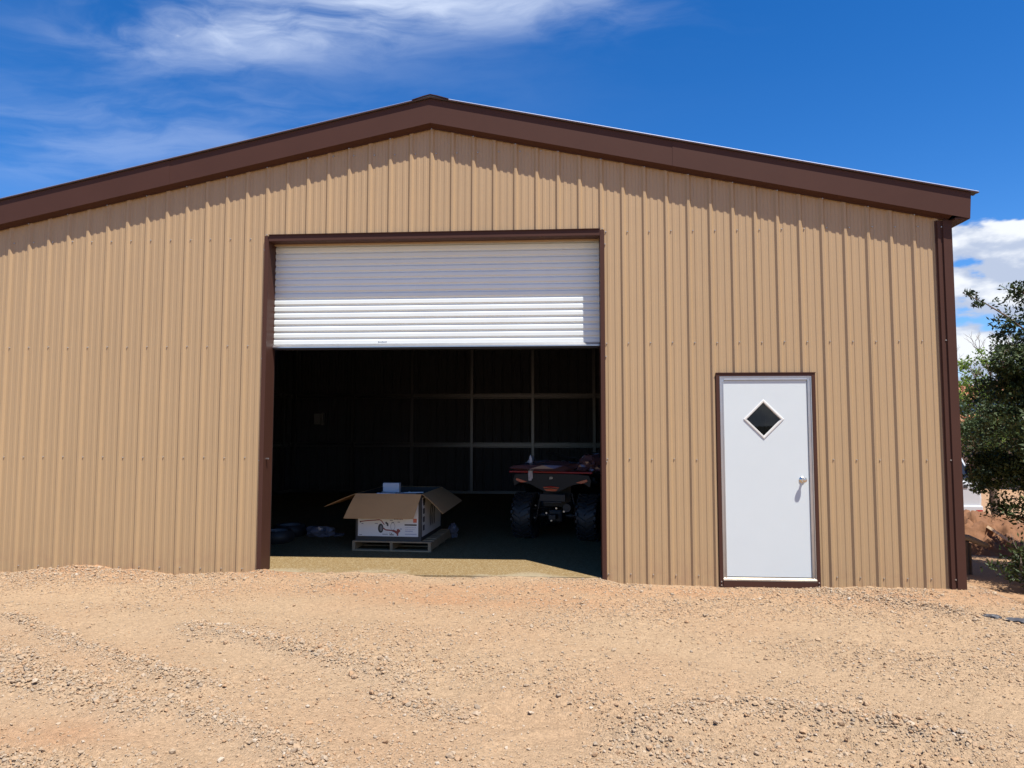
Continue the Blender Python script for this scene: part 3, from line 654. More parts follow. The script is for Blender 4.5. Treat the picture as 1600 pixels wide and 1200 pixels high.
disc('grey', .58, .50, .030, .048); disc('white', .58, .50, .026, .043, FY-.0013)
for u, v, w in ((.06, .60, .03), (.28, .62, .05), (.53, .78, .05), (.56, .68, .04), (.66, .70, .04), (.70, .36, .03), (.50, .88, .04)): rect('grey', u, u+w, v, v+.035)
rect('black', .53, .60, .06, .10); stroke('black', [(.535, .08), (.535, .20)], .006); stroke('black', [(.56, .12), (.565, .18)], .01); rect('grey', .41, .50, .09, .12)
for k in range(6): rect('dark red' if k % 2 else 'black', .60+.025*k, .618+.025*k, .845, .875)
rect('orange red', .915, .975, .70, .90); rect('black', .775, .975, .55, .62)
for v, n in ((.45, 7), (.36, 6)):
    for k in range(n): rect('blue grey', .79+k*.026, .79+k*.026+.018, v, v+.018)
for v, n in ((.25, 8), (.10, 12)):
    for k in range(n): rect('blue grey', .785+k*.016, .785+k*.016+.010, v, v+.045)
rect('black', .02, .07, .055, .075)
inks = {'black': INKB, 'grey': INKG, 'dark red': INKR, 'orange red': INKO, 'blue grey': INKV, 'white': CARTW}
for k in ink: tag(ink[k].build('print', inks[k], fp, recalc=False), kind='stuff')
m = MB(); SX = CW+.0012; m.box(SX-.001, SX, -CD+.04, CD-.06, .05, CH-.05); sp_ = m.build('printed_panel', CARTW, carton)
m = MB()
for k in range(4):
    z = .12+k*.105; m.box(SX+.0004, SX+.0008, -CD+.08, -CD+.17, z, z+.07)
m.box(SX+.0004, SX+.0008, -CD+.06, -CD+.19, CH-.12, CH-.06)
for y in (-.12, -.02, .10):
    m.prism([(SX+.0004, y, .12), (SX+.0004, y+.05, .15), (SX+.0004, y+.03, .28), (SX+.0004, y+.09, .40), (SX+.0004, y+.05, .42), (SX+.0004, y-.02, .26)], (.0004, 0, 0))
tag(m.build('print', INKB, sp_), kind='stuff')
def flap(pts, th=.005, crease=None):
    P = [Vector(p) for p in pts]; n = (P[1]-P[0]).cross(P[2]-P[0]).normalized()*th
    mm = MB(); mm.prism(P, n); return mm.build('flap', KRAFT, carton)
def bent(name, grid):                                # a slightly buckled flap from a grid of points
    mm = MB(); g = [[Vector(p) for p in r_] for r_ in grid]
    for i in range(len(g)-1):
        for j in range(len(g[0])-1): mm.quad(g[i][j], g[i+1][j], g[i+1][j+1], g[i][j+1])
    o = mm.build(name, KRAFT, carton, recalc=False); bm = bmesh.new(); bm.from_mesh(o.data); bmesh.ops.remove_doubles(bm, verts=bm.verts, dist=1e-5); bmesh.ops.recalc_face_normals(bm, faces=bm.faces); bm.to_mesh(o.data); bm.free()
    s_ = o.modifiers.new('thick', 'SOLIDIFY'); s_.thickness = .005; s_.offset = 0
    return o
def lerp(a, b_, t): return Vector(a).lerp(Vector(b_), t)
def quadgrid(a, b_, c_, d_, n=6, k=4, bow=0, axis=Vector((0, 0, 1))):
    return [[lerp(lerp(a, b_, i/n), lerp(d_, c_, i/n), j/k)+axis*(bow*math.sin(math.pi*j/k)+.3*bow*math.sin(3.1*i/n+j)) for j in range(k+1)] for i in range(n+1)]
bent('flap', quadgrid((-CW-.002, -CD-.004, CH), (CW+.002, -CD-.004, CH), (CW-.06, -CD-.16, CH-.290), (-CW-.10, -CD-.17, CH-.290), bow=.012))
bent('flap', quadgrid((CW+.004, -CD, CH), (CW+.004, CD, CH), (CW+.30, CD-.02, CH-.19), (CW+.27, -CD+.02, CH-.24), bow=.012))
bent('flap', quadgrid((-CW-.004, -CD, CH), (-CW-.004, CD, CH), (-CW-.42, CD, CH-.17), (-CW-.42, -CD, CH-.17), bow=.004))
bent('flap', quadgrid((-CW, CD+.004, CH), (CW, CD+.004, CH), (CW-.02, CD+.22, CH-.22), (-CW+.02, CD+.22, CH-.22), bow=.012))
# contents lying in the carton
IRON = mat('silver_paint', (.55, .57, .60), .35, .6)
wb = empty('white_box', (-.850, 1.86, CZ+.525), pr+R(4), label='small plain white box on top of the carton contents', cat='box')
m = MB(); m.box(-.108, .108, -.06, .06, 0, .165); m.build('box_body', mat('white_card', (.62, .66, .74), .55), wb, bevel=.002)
m = MB(); m.box(-.109, .109, -.045, .045, .1652, .1675); m.build('box_lid', mat('white_card_lid', (.60, .64, .72), .5), wb)
m = MB(); m.box(-.36, .33, -.5, .5, .08, .51, M=Matrix.Translation((-.775, 1.985, CZ)) @ Matrix.Rotation(pr, 4, 'Z'))
o = m.build('packing_foam', mat('black_foam', (.02, .02, .022), .9, bump=.3), None, bevel=.02); tag(o, 'black padded packing filling the open carton', 'packing')
for i, (a, b_, r_, lab) in enumerate((((-.99, 1.62, .735), (-.40, 1.72, .745), .011, 'long thin silver rod lying across the top of the open carton'), ((-.95, 1.75, .735), (-.62, 1.60, .735), .014, 'short silver tube lying in the carton beside the white box'), ((-.62, 1.52, .725), (-.46, 1.55, .728), .018, 'stubby silver sleeve lying at the carton front edge'))):
    a, b_ = Vector(a)+Vector((0, 0, .02)), Vector(b_)+Vector((0, 0, .02)); m = MB(); m.tube([a, b_], r_, 12); m.tube([lerp(a, b_, .68), lerp(a, b_, .72)], r_*1.7, 12); m.tube([lerp(a, b_, 0), lerp(a, b_, .05)], r_*1.4, 12)
    tag(m.build('metal_rod', IRON, None, smooth=40), lab, 'rod')

# ------------------------------------------------------------------ two loose wheels lying flat by the jamb
TYRE = mat('tyre_rubber', (.022, .022, .023), .55, bump=.2, bscale=40); RIMM = mat('pale_grey_rim', (.27, .28, .30), .35, .2)
for (x, y, lab) in ((-2.46, 1.98, 'small trailer wheel lying flat, pale rim up, just inside the brown jamb'), (-2.50, 2.55, 'small trailer wheel lying flat, pale rim up, deeper inside behind its twin')):
    w = empty('trailer_wheel', (x, y, SLAB), 0, label=lab, cat='wheel', group='loose wheels on the slab')
    m = MB(); m.lathe([(.13, .02), (.19, .0), (.225, .03), (.232, .08), (.225, .13), (.19, .165), (.13, .145)], 32, closed=True); m.build('tyre', TYRE, w, smooth=50)
    m = MB(); m.lathe([(.03, .12), (.032, .145), (.06, .145), (.075, .130), (.12, .135), (.142, .158), (.142, .03), (.03, .03)], 28, closed=True); m.build('rim', RIMM, w, smooth=40)
# crumpled film on the floor
FILM = mat('clear_film', (.20, .20, .25), .18, 0, spec=.8)
def crumple(name, loc, sx, sy, sz, seed, material, label, cat, parent=None, sub=3):
    r = random.Random(seed); bm = bmesh.new(); bmesh.ops.create_icosphere(bm, subdivisions=sub, radius=1)
    offs = [Vector((r.uniform(-1, 1), r.uniform(-1, 1), r.uniform(-1, 1))).normalized() for _ in range(26)]; am = [r.uniform(-.5, .5) for _ in offs]
    for v in bm.verts:
        n = v.co.normalized(); k = 1
        for o_, a_ in zip(offs, am): k += a_*max(0, n.dot(o_)-.55)*2.2
        k += r.uniform(-.2, .2); v.co = Vector((n.x*k*sx, n.y*k*sy, max(n.z*k, -.55)*sz))
    zmin = min(v.co.z for v in bm.verts)
    for v in bm.verts: v.co.z -= zmin
    me_ = bpy.data.meshes.new(name); bm.to_mesh(me_); bm.free(); me_.materials.append(material)
    o = bpy.data.objects.new(name, me_); col.objects.link(o); o.location = loc; o.parent = parent
    if label: tag(o, label, cat)
    return o
g1 = gat(503, 838, SLAB)
crumple('plastic_film', (g1.x, g1.y, SLAB+.001), .16, .12, .085, 3, FILM, 'crumpled clear plastic film on the slab beside the carton', 'plastic')
g2 = gat(528, 836, SLAB)
crumple('plastic_film', (g2.x, g2.y, SLAB+.001), .09, .10, .02, 5, FILM, 'flat scrap of plastic film trailing from the crumpled heap', 'plastic')
g3 = gat(690, 838, SLAB); crumple('plastic_film', (-.13, 2.52, SLAB+.001), .09, .13, .12, 8, FILM, 'clear plastic wrap bunched behind the pallet corner', 'plastic')

# ------------------------------------------------------------------ quad bike
PLASB = mat('black_moulded_plastic', (.010, .010, .011), .5, var=.1, spec=.3); REDL = mat('red_lens', (.38, .02, .012), .2, coat=.5); REDP = mat('red_painted_steel', (.30, .018, .022), .35)
STEEL = mat('bare_steel', (.45, .45, .46), .3, .9); SEATM = mat('black_vinyl', (.018, .018, .02), .5, bump=.1); CAST = mat('cast_black_metal', (.02, .02, .022), .5, .3)
ax = Vector((1.345, 2.55, SLAB)); atv = empty('quad_bike', ax, R(-13), label='black quad bike seen from behind with red rack bars and red tail lights', cat='quad bike')
def wheel(x, y, rad, hw_):
    MW = Matrix.Translation((x, y, rad)) @ Matrix.Rotation(R(90), 4, 'Y')
    m = MB(); m.lathe([(rad*.50, -hw_*.8), (rad*.72, -hw_), (rad*.90, -hw_*.94), (rad*.955, -hw_*.6), (rad*.965, 0), (rad*.955, hw_*.6), (rad*.90, hw_*.94), (rad*.72, hw_), (rad*.50, hw_*.8)], 36, M=MW)
    nl = 20
    for k in range(nl):
        for s_ in (-1, 1):
            q_ = 2*math.pi*(k+(.5 if s_ > 0 else 0))/nl
            T = Matrix.Translation((x, y, rad)) @ Matrix.Rotation(q_, 4, 'X') @ Matrix.Translation((s_*hw_*.46, 0, rad*.972)) @ Matrix.Rotation(s_*R(32), 4, 'Z')
            m.box(-hw_*.46, hw_*.46, -.017, .017, -.02, .016, M=T)
            T2 = Matrix.Translation((x, y, rad)) @ Matrix.Rotation(q_+.08, 4, 'X') @ Matrix.Translation((s_*hw_*.93, 0, rad*.87))
            m.box(-.012, .014, -.020, .020, -.045, .05, M=T2)
    w = m.build('wheel', TYRE, atv, smooth=35)
    m = MB(); s_ = 1 if x > 0 else -1
    m.lathe([(0, -hw_*.2), (rad*.16, -hw_*.25), (rad*.2, hw_*.1), (rad*.42, hw_*.2), (rad*.5, hw_*.75), (rad*.52, hw_*.8), (rad*.52, -hw_*.8), (rad*.46, -hw_*.7)], 24, M=MW); m.build('rim', CAST, w, smooth=40)
for s_ in (-1, 1): wheel(s_*.455, 0, .315, .135); wheel(s_*.44, 1.32, .305, .11)
m = MB()                                             # tail and rear mudguards
sec = [(-.53, .80), (-.55, .90), (-.52, .965), (-.30, .985), (.30, .985), (.52, .965), (.55, .90), (.53, .80), (.44, .86), (.30, .83), (.16, .765), (.10, .74), (-.10, .74), (-.16, .765), (-.30, .83), (-.44, .86)]
m.prism([(x, -.36, z) for x, z in sec], (0, .045, 0))
for s_ in (-1, 1):
    arc = [(s_*.30, .82), (s_*.30, .90), (s_*.58, .88), (s_*.61, .80), (s_*.57, .80), (s_*.54, .84)]
    for k in range(9):
        a0, a1 = R(200-k*20-0), R(200-(k+1)*20)
    pts_o = [(math.cos(R(a))*.52, .34+math.sin(R(a))*.52) for a in range(118, 22, -12)]
    for (ya, za), (yb, zb_) in zip(pts_o[:-1], pts_o[1:]):
        m.quad((s_*.24, ya, za+.06), (s_*.58, ya, za), (s_*.58, yb, zb_), (s_*.24, yb, zb_+.06)); m.quad((s_*.24, ya, za+.05), (s_*.24, yb, zb_+.05), (s_*.575, yb, zb_-.012), (s_*.575, ya, za-.012))
        y2a, y2b = ya+1.32, yb+1.32
        m.quad((s_*.24, y2a, za+.06), (s_*.57, y2a, za), (s_*.57, y2b, zb_), (s_*.24, y2b, zb_+.06))
m.box(-.20, .20, -.02, 1.55, .50, .86)
m.prism([(-.20, 1.05, .86), (-.26, 1.65, .80), (-.26, 1.70, 1.0), (-.15, 1.1, 1.10), (-.12, .95, .98)], (.0, 0, 0) if False else (.46, 0, 0))
tail = m.build('body', PLASB, atv, bevel=.006)
m = MB(); m.prism([(-.17, -.28, .95), (-.17, .25, .93), (-.17, .62, .88), (-.17, .98, .92), (-.17, .98, .82), (-.17, -.28, .82)], (.34, 0, 0)); m.prism([(-.15, -.30, 1.0), (-.15, .0, 1.02), (-.15, .05, .93), (-.15, -.30, .93)], (.30, 0, 0)); m.build('seat', SEATM, atv, bevel=.03)
for s_ in (-1, 1):
    m = MB(); m.prism([(s_*.50, -.372, .885), (s_*.49, -.372, .915), (s_*.34, -.372, .868), (s_*.42, -.372, .855)], (0, .02, 0)); m.build('tail_light', REDL, atv)
m = MB(); m.prism([(-.115, -.375, .800), (0, -.380, .815), (.115, -.375, .800), (.10, -.375, .785), (0, -.380, .797), (-.10, -.375, .785)], (0, .02, 0)); m.prism([(-.10, -.375, .772), (0, -.380, .785), (.10, -.375, .772), (.06, -.375, .748), (-.06, -.375, .748)], (0, .02, 0)); m.build('tail_light', REDL, atv)
m = MB(); m.tube([(-.018, -.364, .905), (-.018, -.364, .935), (.012, -.364, .935), (.016, -.364, .925), (.012, -.364, .915), (-.01, -.364, .915)], .004, 6); m.build('emblem', STEEL, atv)
for a, b_ in (((-.60, -.34, 1.045), (.56, -.34, 1.045)), ((-.56, -.10, 1.05), (.56, -.10, 1.05)), ((-.54, .08, 1.05), (.54, .08, 1.05))):
    m = MB(); m.tube([a, b_], .013, 10); m.build('rack_bar', REDP if a[1] < -.3 else PLASB, atv, smooth=60)
for x in (-.40, -.13, .13, .40):
    m = MB(); m.tube([(x, -.34, 1.03), (x, .12, 1.03)], .010, 8); m.build('rack_bar', PLASB, atv, smooth=60)
    m = MB(); m.tube([(x*.9, -.22, .97), (x, -.22, 1.03)], .012, 8); m.build('rack_leg', PLASB, atv)
m = MB(); m.tube([(-.42, 1.02, 1.22), (-.25, 1.08, 1.20), (-.08, 1.14, 1.14), (.08, 1.14, 1.14), (.25, 1.08, 1.20), (.42, 1.02, 1.22)], .013, 10); m.tube([(0, 1.14, 1.14), (0, 1.25, .95)], .025, 10); m.build('handlebar', DARK, atv, smooth=60)
for s_ in (-1, 1):
    m = MB(); m.tube([(s_*.42, 1.02, 1.22), (s_*.30, 1.06, 1.21)], .020, 10); m.build('grip', BLACKR, atv, smooth=60)
    m = MB(); m.tube([(s_*.36, 0, .29), (s_*.12, .10, .30)], .018, 8); m.tube([(s_*.36, 0, .40), (s_*.14, .08, .44)], .014, 8); m.tube([(s_*.36, .16, .29), (s_*.12, .16, .30)], .016, 8); m.build('suspension_arm', CAST, atv, smooth=60)
    m = MB(); m.tube([(s_*.30, -.05, .30), (s_*.22, -.05, .70)], .016, 8)
    for k in range(9): q_ = k/8; c0 = lerp((s_*.29, -.05, .36), (s_*.225, -.05, .66), q_); m.tube([c0, c0+Vector((0, 0, .012))], .034, 12)
    m.build('shock_absorber', CAST, atv, smooth=60)
    m = MB(); m.tube([(s_*.12, 0, .33), (s_*.38, 0, .315)], .022, 10); m.tube([(s_*.17, 0, .328), (s_*.22, 0, .324)], .038, 10); m.build('drive_shaft', CAST, atv, smooth=60)
m = MB(); m.box(-.10, .10, -.14, .12, .24, .42); m.build('rear_differential', CAST, atv, bevel=.03)
m = MB(); m.box(-.18, .18, -.30, -.26, .60, .70); m.box(-.13, .13, -.305, -.29, .575, .60); m.build('tail_bracket', CAST, atv, bevel=.006)
m = MB(); m.box(-.05, .05, -.33, -.2, .30, .37); m.build('hitch', CAST, atv, bevel=.008)
m = MB(); m.lathe([(.0, 0), (.055, 0), (.06, .05), (.06, .34), (.03, .36)], 16, M=Matrix.Translation((.20, -.30, .52)) @ Matrix.Rotation(R(-90), 4, 'X')); m.build('muffler', CAST, atv, smooth=50)
for x, y, z in ((-.30, -.06, .46), (-.31, -.07, .29), (.31, -.07, .45), (.30, -.07, .27), (-.12, -.15, .37), (.13, -.16, .40), (.02, -.15, .44), (-.05, -.15, .27)):
    m = MB(); m.lathe([(0, 0), (.013, 0), (.013, .014), (0, .014)], 8, M=Matrix.Translation((x, y, z)) @ Matrix.Rotation(R(90), 4, 'X')); m.build('bolt', STEEL, atv)
for ch in atv.children:                               # the bodywork rides low on its springs
    k_ = ch.name.split('.')[0]
    if k_ in ('wheel', 'suspension_arm', 'drive_shaft', 'rear_differential', 'bolt', 'hitch'): continue
    ch.location.z -= {'rack_bar': .10, 'rack_leg': .085}.get(k_, .055)
# parts in clear film tied on the rack, each its own bundle
MA = Matrix.Translation(ax) @ Matrix.Rotation(R(-13), 4, 'Z')
WRAP = mat('clear_wrap', (.10, .055, .065), .15, spec=.8); WRAPW = mat('whitish_wrap', (.36, .36, .41), .2, spec=.7)
def onrack(x, y, z=1.061): return MA @ Vector((x, y, z-.10))
crumple('wrapped_parts', onrack(-.02, -.14), .40, .14, .07, 21, WRAP, 'long plastic wrapped bundle of red parts lying on the quad bike rack', 'bundle')
crumple('wrapped_parts', onrack(.47, -.16), .15, .13, .11, 22, WRAP, 'dark film wrapped bundle on the rack end nearer the door jamb', 'bundle')
o = crumple('wrapped_parts', onrack(-.36, -.20), .06, .09, .10, 23, WRAPW, 'small whitish film bag standing on the rack end nearer the carton', 'bundle')
o = crumple('plastic_strap', onrack(-.29, -.385, .93), .028, .014, .16, 24, WRAPW, 'whitish plastic film end hanging down over the red rack bar', 'plastic')
m = MB(); m.box(-.045, .045, -.0015, .0015, -.045, .045, M=Matrix.Translation(onrack(-.065, -.40, 1.125)) @ Matrix.Rotation(R(-13), 4, 'Z') @ Matrix.Rotation(R(20), 4, 'Y') @ Matrix.Rotation(R(-15), 4, 'X'))
m.tube([onrack(-.065, -.385, 1.165), onrack(-.03, -.25, 1.18), onrack(.05, -.2, 1.17)], .003, 5)
tag(m.build('paper_tag', mat('pink_paper', (.62, .36, .44), .6), None), 'square pink paper tag tied to the bundle on the rack', 'tag')
m = MB(); m.tube([onrack(.0, -.15, 1.12)]+[onrack(.0+.24*k/8, -.15, 1.14+.055*math.sin(math.pi*k/8)) for k in range(9)]+[onrack(.24, -.15, 1.12)], .004, 6)
tag(m.build('cable', STEEL, None, smooth=60), 'thin grey cable arching over the bundle on the rack', 'cable')

# ------------------------------------------------------------------ trees and shrubs on the right
BARK = mat('grey_brown_bark', (.16, .11, .075), .9, var=.3, scale=12, bump=.5, bscale=30)
TWIG = mat('bare_twig', (.19, .15, .12), .9)
def leafmat(name, c1_, c2_, tr=.25):
    m_ = bpy.data.materials.new(name); m_.use_nodes = True; nt = m_.node_tree; b = nt.nodes['Principled BSDF']; b.inputs['Roughness'].default_value = .55; b.inputs['Specular IOR Level'].default_value = .3
    a_ = N(nt, 'ShaderNodeAttribute', attribute_name='tone'); c_ = MIX(nt, a_.outputs['Fac'], c1_, c2_); nt.links.new(c_, b.inputs['Base Color'])
    tl = N(nt, 'ShaderNodeBsdfTranslucent'); nt.links.new(c_, tl.inputs[0]); mx_ = N(nt, 'ShaderNodeMixShader', i_0=tr); nt.links.new(b.outputs[0], mx_.inputs[1]); nt.links.new(tl.outputs[0], mx_.inputs[2]); nt.links.new(mx_.outputs[0], nt.nodes['Material Output'].inputs[0])
    return m_
JUN = leafmat('juniper_green', (.022, .038, .012), (.060, .085, .025), .12); GRN = leafmat('fresh_leaf_green', (.10, .17, .025), (.20, .29, .05), .4); BLU = leafmat('blue_green_juniper', (.035, .065, .028), (.09, .13, .05), .15)
def leaves(name, centers, rad, per, ll, lw, material, parent, up=.3, seed=1):
    g = np.random.default_rng(seed); C_ = np.repeat(np.asarray(centers), per, 0); n = len(C_)
    d = g.normal(size=(n, 3)); d /= np.linalg.norm(d, axis=1)[:, None]
    r_ = np.repeat(np.asarray(rad), per) if np.ndim(rad) else np.full(n, rad)
    p = C_+d*(r_*g.random(n)**.5)[:, None]*np.array([1, 1, .75])
    ax_ = d*.7+g.normal(size=(n, 3))*.6+np.array([0, 0, up]); ax_ /= np.linalg.norm(ax_, axis=1)[:, None]
    s_ = np.cross(ax_, g.normal(size=(n, 3))); s_ /= np.linalg.norm(s_, axis=1)[:, None]+1e-9
    L = ll*g.uniform(.6, 1.4, n)[:, None]; W2 = lw*g.uniform(.6, 1.3, n)[:, None]
    v = np.stack([p-ax_*L*.5, p+s_*W2*.5, p+ax_*L*.5, p-s_*W2*.5], 1).reshape(-1, 3)
    me_ = bpy.data.meshes.new(name); me_.vertices.add(n*4); me_.vertices.foreach_set('co', v.ravel()); me_.loops.add(n*4); me_.loops.foreach_set('vertex_index', np.arange(n*4)); me_.polygons.add(n); me_.polygons.foreach_set('loop_start', np.arange(0, n*4, 4)); me_.update(calc_edges=True)
    tone = np.repeat(np.clip(np.repeat(g.random(len(centers)), per)*.6+g.random(n)*.5-.05, 0, 1), 4).astype('f'); a_ = me_.attributes.new('tone', 'FLOAT', 'POINT'); a_.data.foreach_set('value', tone)
    me_.materials.append(material); o = bpy.data.objects.new(name, me_); col.objects.link(o); o.parent = parent; return o
def hz(x, y): return float(height(np.array([x]), np.array([y]))[0])
def grow(base, h, spread, nlimb, r, rs, lean=(0, 0), low=.15, curve=.25):     # trunk + limbs, returns limb polylines
    T = [Vector(base)+Vector((lean[0]*k/6+rs.uniform(-.05, .05)*h*.2, lean[1]*k/6+rs.uniform(-.05, .05)*h*.2, h*.8*k/6)) for k in range(7)]
    limbs = []
    for k in range(nlimb):
        t = low+(1-low)*(k+rs.random())/nlimb; i = min(int(t*6), 5); p = T[i].lerp(T[i+1], t*6-i)
        q_ = k*2.4+rs.uniform(-.4, .4); L = spread*(1-.55*t)*rs.uniform(.75, 1.25); el = .15+.8*t+rs.uniform(-.15, .15)
        d = Vector((math.cos(q_)*math.cos(el), math.sin(q_)*math.cos(el), math.sin(el))); pl = [p]
        for j in range(5): d = (d+Vector((rs.uniform(-1, 1), rs.uniform(-1, 1), rs.uniform(-.3, .7)))*curve).normalized(); pl.append(pl[-1]+d*L/5)
        limbs.append((pl, r*.45*(1-.6*t)))
    return T, limbs
def tree(name, base, h, spread, nlimb, r, seed, material, label, cat, per, ll, lw, clump, nsub, twigs=0, low=.15, lean=(0, 0), extra_limbs=(), group=None, fill=()):
    rs = random.Random(seed); root = empty(name, base, 0, label=label, cat=cat, group=group)
    T, limbs = grow((0, 0, 0), h, spread, nlimb, r, rs, lean, low)
    limbs += [([Vector(e_-b_ for e_, b_ in zip(p, base)) for p in e[0]], e[1]) for e in extra_limbs]; thin = {id(l[0]) for l, e in zip(limbs[-len(extra_limbs):], extra_limbs) if len(e) > 2} if extra_limbs else set()
    m = MB(); m.tube([T[0]-Vector((0, 0, .15))]+T, [r*1.25]+[r*(1-.8*k/6) for k in range(7)], 9)
    m.build('trunk', BARK, root, smooth=70, recalc=False)
    m = MB(); cs = []; rd = []
    for pl, rr in limbs:
        m.tube(pl, [rr*(1-.8*j/(len(pl)-1)) for j in range(len(pl))], 6)
        few = id(pl) in thin
        for _ in range(nsub//2 if few else nsub):
            t = rs.uniform(.25, 1.0)*(len(pl)-1); i = min(int(t), len(pl)-2); p = pl[i].lerp(pl[i+1], t-i)
            d = Vector((rs.gauss(0, 1), rs.gauss(0, 1), rs.gauss(.25, .8))).normalized()*rs.uniform(.1, .42)*spread*(.16 if few else .38)
            m.tube([p, p+d*.6+Vector((0, 0, .02)), p+d], [rr*.25, rr*.16, rr*.06], 4)
            for kk in range(1 if few else 3): cs.append(tuple(p+d*(.45+.3*kk)+Vector((rs.gauss(0, .05), rs.gauss(0, .05), rs.gauss(0, .05))))); rd.append(clump*rs.uniform(.5, 1.25)*(.5 if few else 1))
    m.build('branches', BARK, root, smooth=70, recalc=False)
    if twigs:
        m = MB()
        for _ in range(twigs):
            pl, rr = rs.choice(limbs); p = pl[-1]; d = Vector((rs.gauss(0, .5), rs.gauss(0, .5), 1)).normalized(); q_ = [p]
            for j in range(4): d = (d+Vector((rs.gauss(0, .3), rs.gauss(0, .3), .1))).normalized(); q_.append(q_[-1]+d*rs.uniform(.08, .16))
            m.tube(q_, [.008, .006, .004, .003, .002], 4, cap=False)
            for j in (2, 3): dd = (d+Vector((rs.gauss(0, .7), rs.gauss(0, .7), .3))).normalized(); m.tube([q_[j], q_[j]+dd*rs.uniform(.08, .2)], [.004, .0015], 4, cap=False)
        m.build('bare_twigs', TWIG, root, recalc=False)
    for c_, rr3, n_ in fill:                      # foliage masses between the limbs, ragged at their outline
        k_ = 0
        while k_ < n_:
            d = Vector((rs.gauss(0, 1), rs.gauss(0, 1), rs.gauss(0, 1))).normalized(); t = rs.random()**.4
            lump = .80+.38*math.sin(3.1*d.x+2.3*d.z+seed)*math.sin(4.2*d.y-3.3*d.z)+.12*math.sin(9*d.x+7*d.z)
            cs.append((c_[0]-base[0]+d.x*rr3[0]*t*lump, c_[1]-base[1]+d.y*rr3[1]*t*lump, c_[2]-base[2]+d.z*rr3[2]*t*lump)); rd.append(clump*rs.uniform(.6, 1.4)); k_ += 1
    leaves('crown', cs, rd, per, ll, lw, material, root, seed=seed)
    return root
jb = Vector((9.0, 3.2, hz(9.0, 3.2)-.05))
ext = [([(8.9, 3.1, .1), (8.5, 2.9, .1), (8.1, 2.7, -.05), (7.8, 2.6, -.2), (7.55, 2.55, -.33)], .05), ([(8.9, 3.2, .9), (8.4, 3.3, 1.15), (8.0, 3.5, 1.15), (7.6, 3.6, 1.0)], .05), ([(8.9, 3.2, 1.7), (8.4, 3.2, 2.2), (8.0, 3.2, 2.45), (7.75, 3.1, 2.5)], .04),
       ([(8.9, 3.2, 1.9), (8.5, 3.2, 2.6), (8.2, 3.2, 3.0), (7.9, 3.2, 3.25), (7.6, 3.2, 3.45), (7.3, 3.2, 3.6)], .024, 1), ([(8.9, 3.2, 2.2), (8.6, 3.2, 2.9), (8.3, 3.2, 3.3), (8.15, 3.2, 3.6)], .024)]
fl1 = [((8.66, 3.2, 2.22), (1.15, 1.0, 1.08), 820), ((9.15, 3.2, 1.75), (1.55, 1.4, 1.95), 900), ((7.95, 2.65, -.2), (.55, .5, .30), 110), ((7.85, 3.55, 1.0), (.42, .5, .36), 90), ((8.5, 3.0, .4), (.6, .6, .5), 120)]
jt = tree('juniper_tree', jb, 3.9, 1.35, 30, .17, 5, JUN, 'big dark green juniper tree growing beside the shed corner', 'tree', 36, .07, .029, .17, 12, twigs=44, low=.10, extra_limbs=ext, fill=fl1)
r2 = jt.copy(); col.objects.link(r2); r2.location = (8.1, -.15, hz(8.1, -.15)-.05); r2.rotation_euler = (0, 0, R(150)); r2['label'] = 'second dark juniper standing level with the shed front at the gravel pad edge'
for ch in list(jt.children): c_ = ch.copy(); col.objects.link(c_); c_.parent = r2
b2_ = Vector((12.0, 10.5, hz(12.0, 10.5)-.05)); tree('leafy_tree', b2_, 4.7, 1.9, 22, .10, 9, GRN, 'bright green sparse leafy tree with bare twigs behind the juniper', 'tree', 10, .085, .05, .2, 8, twigs=90, low=.3)
b3_ = Vector((9.6, 5.0, hz(9.6, 5.0)-.05)); e3 = [([(9.6, 5.0, .6), (9.2, 5.0, 1.1), (8.8, 5.0, 1.4), (8.3, 5.0, 1.6)], .03), ([(9.6, 5.0, .9), (9.1, 5.0, 1.6), (8.6, 5.0, 1.95)], .03)]
tree('juniper_shrub', b3_, 2.6, .8, 10, .06, 12, BLU, 'blue green bushy juniper shrub close behind the shed side wall', 'shrub', 30, .06, .02, .15, 8, low=.5, extra_limbs=e3, fill=[((8.55, 5.0, 1.62), (.80, .6, .62), 200)])

# ------------------------------------------------------------------ spoil heap, timber and rail by the shed's side
SOIL = mat('red_brown_soil', (.17, .08, .038), .95, var=.35, scale=7, bump=.8, bscale=22)
n_ = 70; gxx, gyy = np.meshgrid(np.linspace(-1.5, 1.5, n_), np.linspace(-1.3, 1.3, n_)); rr_ = np.hypot(gxx/1.45, gyy/1.25)
hh = 0.80*np.clip(1-rr_, 0, 1)**.8*(.75+.5*fbm(gxx, gyy, 2.2, 4))+(fbm(gxx, gyy, 7, 3, .8)-.5)*.5*np.clip((1-rr_)*3, 0, 1)
me_ = bpy.data.meshes.new('soil_heap'); vv = [(float(a), float(b_), float(c_)-.06) for a, b_, c_ in zip(gxx.ravel(), gyy.ravel(), hh.ravel())]
me_.from_pydata(vv, [], [(j*n_+i, j*n_+i+1, (j+1)*n_+i+1, (j+1)*n_+i) for j in range(n_-1) for i in range(n_-1)]); me_.materials.append(SOIL); me_.shade_smooth()
hp = Vector((9.45, 6.65, 0)); hp.z = hz(9.45, 6.65); o = bpy.data.objects.new('soil_heap', me_); col.objects.link(o); o.location = hp; tag(o, 'heap of red brown soil between the shed and the white car', 'soil heap')
PALE = mat('pale_sawn_timber', (.52, .38, .24), .8, var=.2, scale=6)
a0 = dat(1524, 811, 13.2); a1 = dat(1566, 838, 12.2); m = MB(); d = (a1-a0).normalized(); m.tube([a0, a1+d*.3], .032, 4); tag(m.build('timber_board', PALE, None), 'long pale timber lying slanted over the soil heap', 'timber')
LOGM = mat('weathered_log', (.30, .23, .16), .9, var=.3, bump=.4, bscale=30)
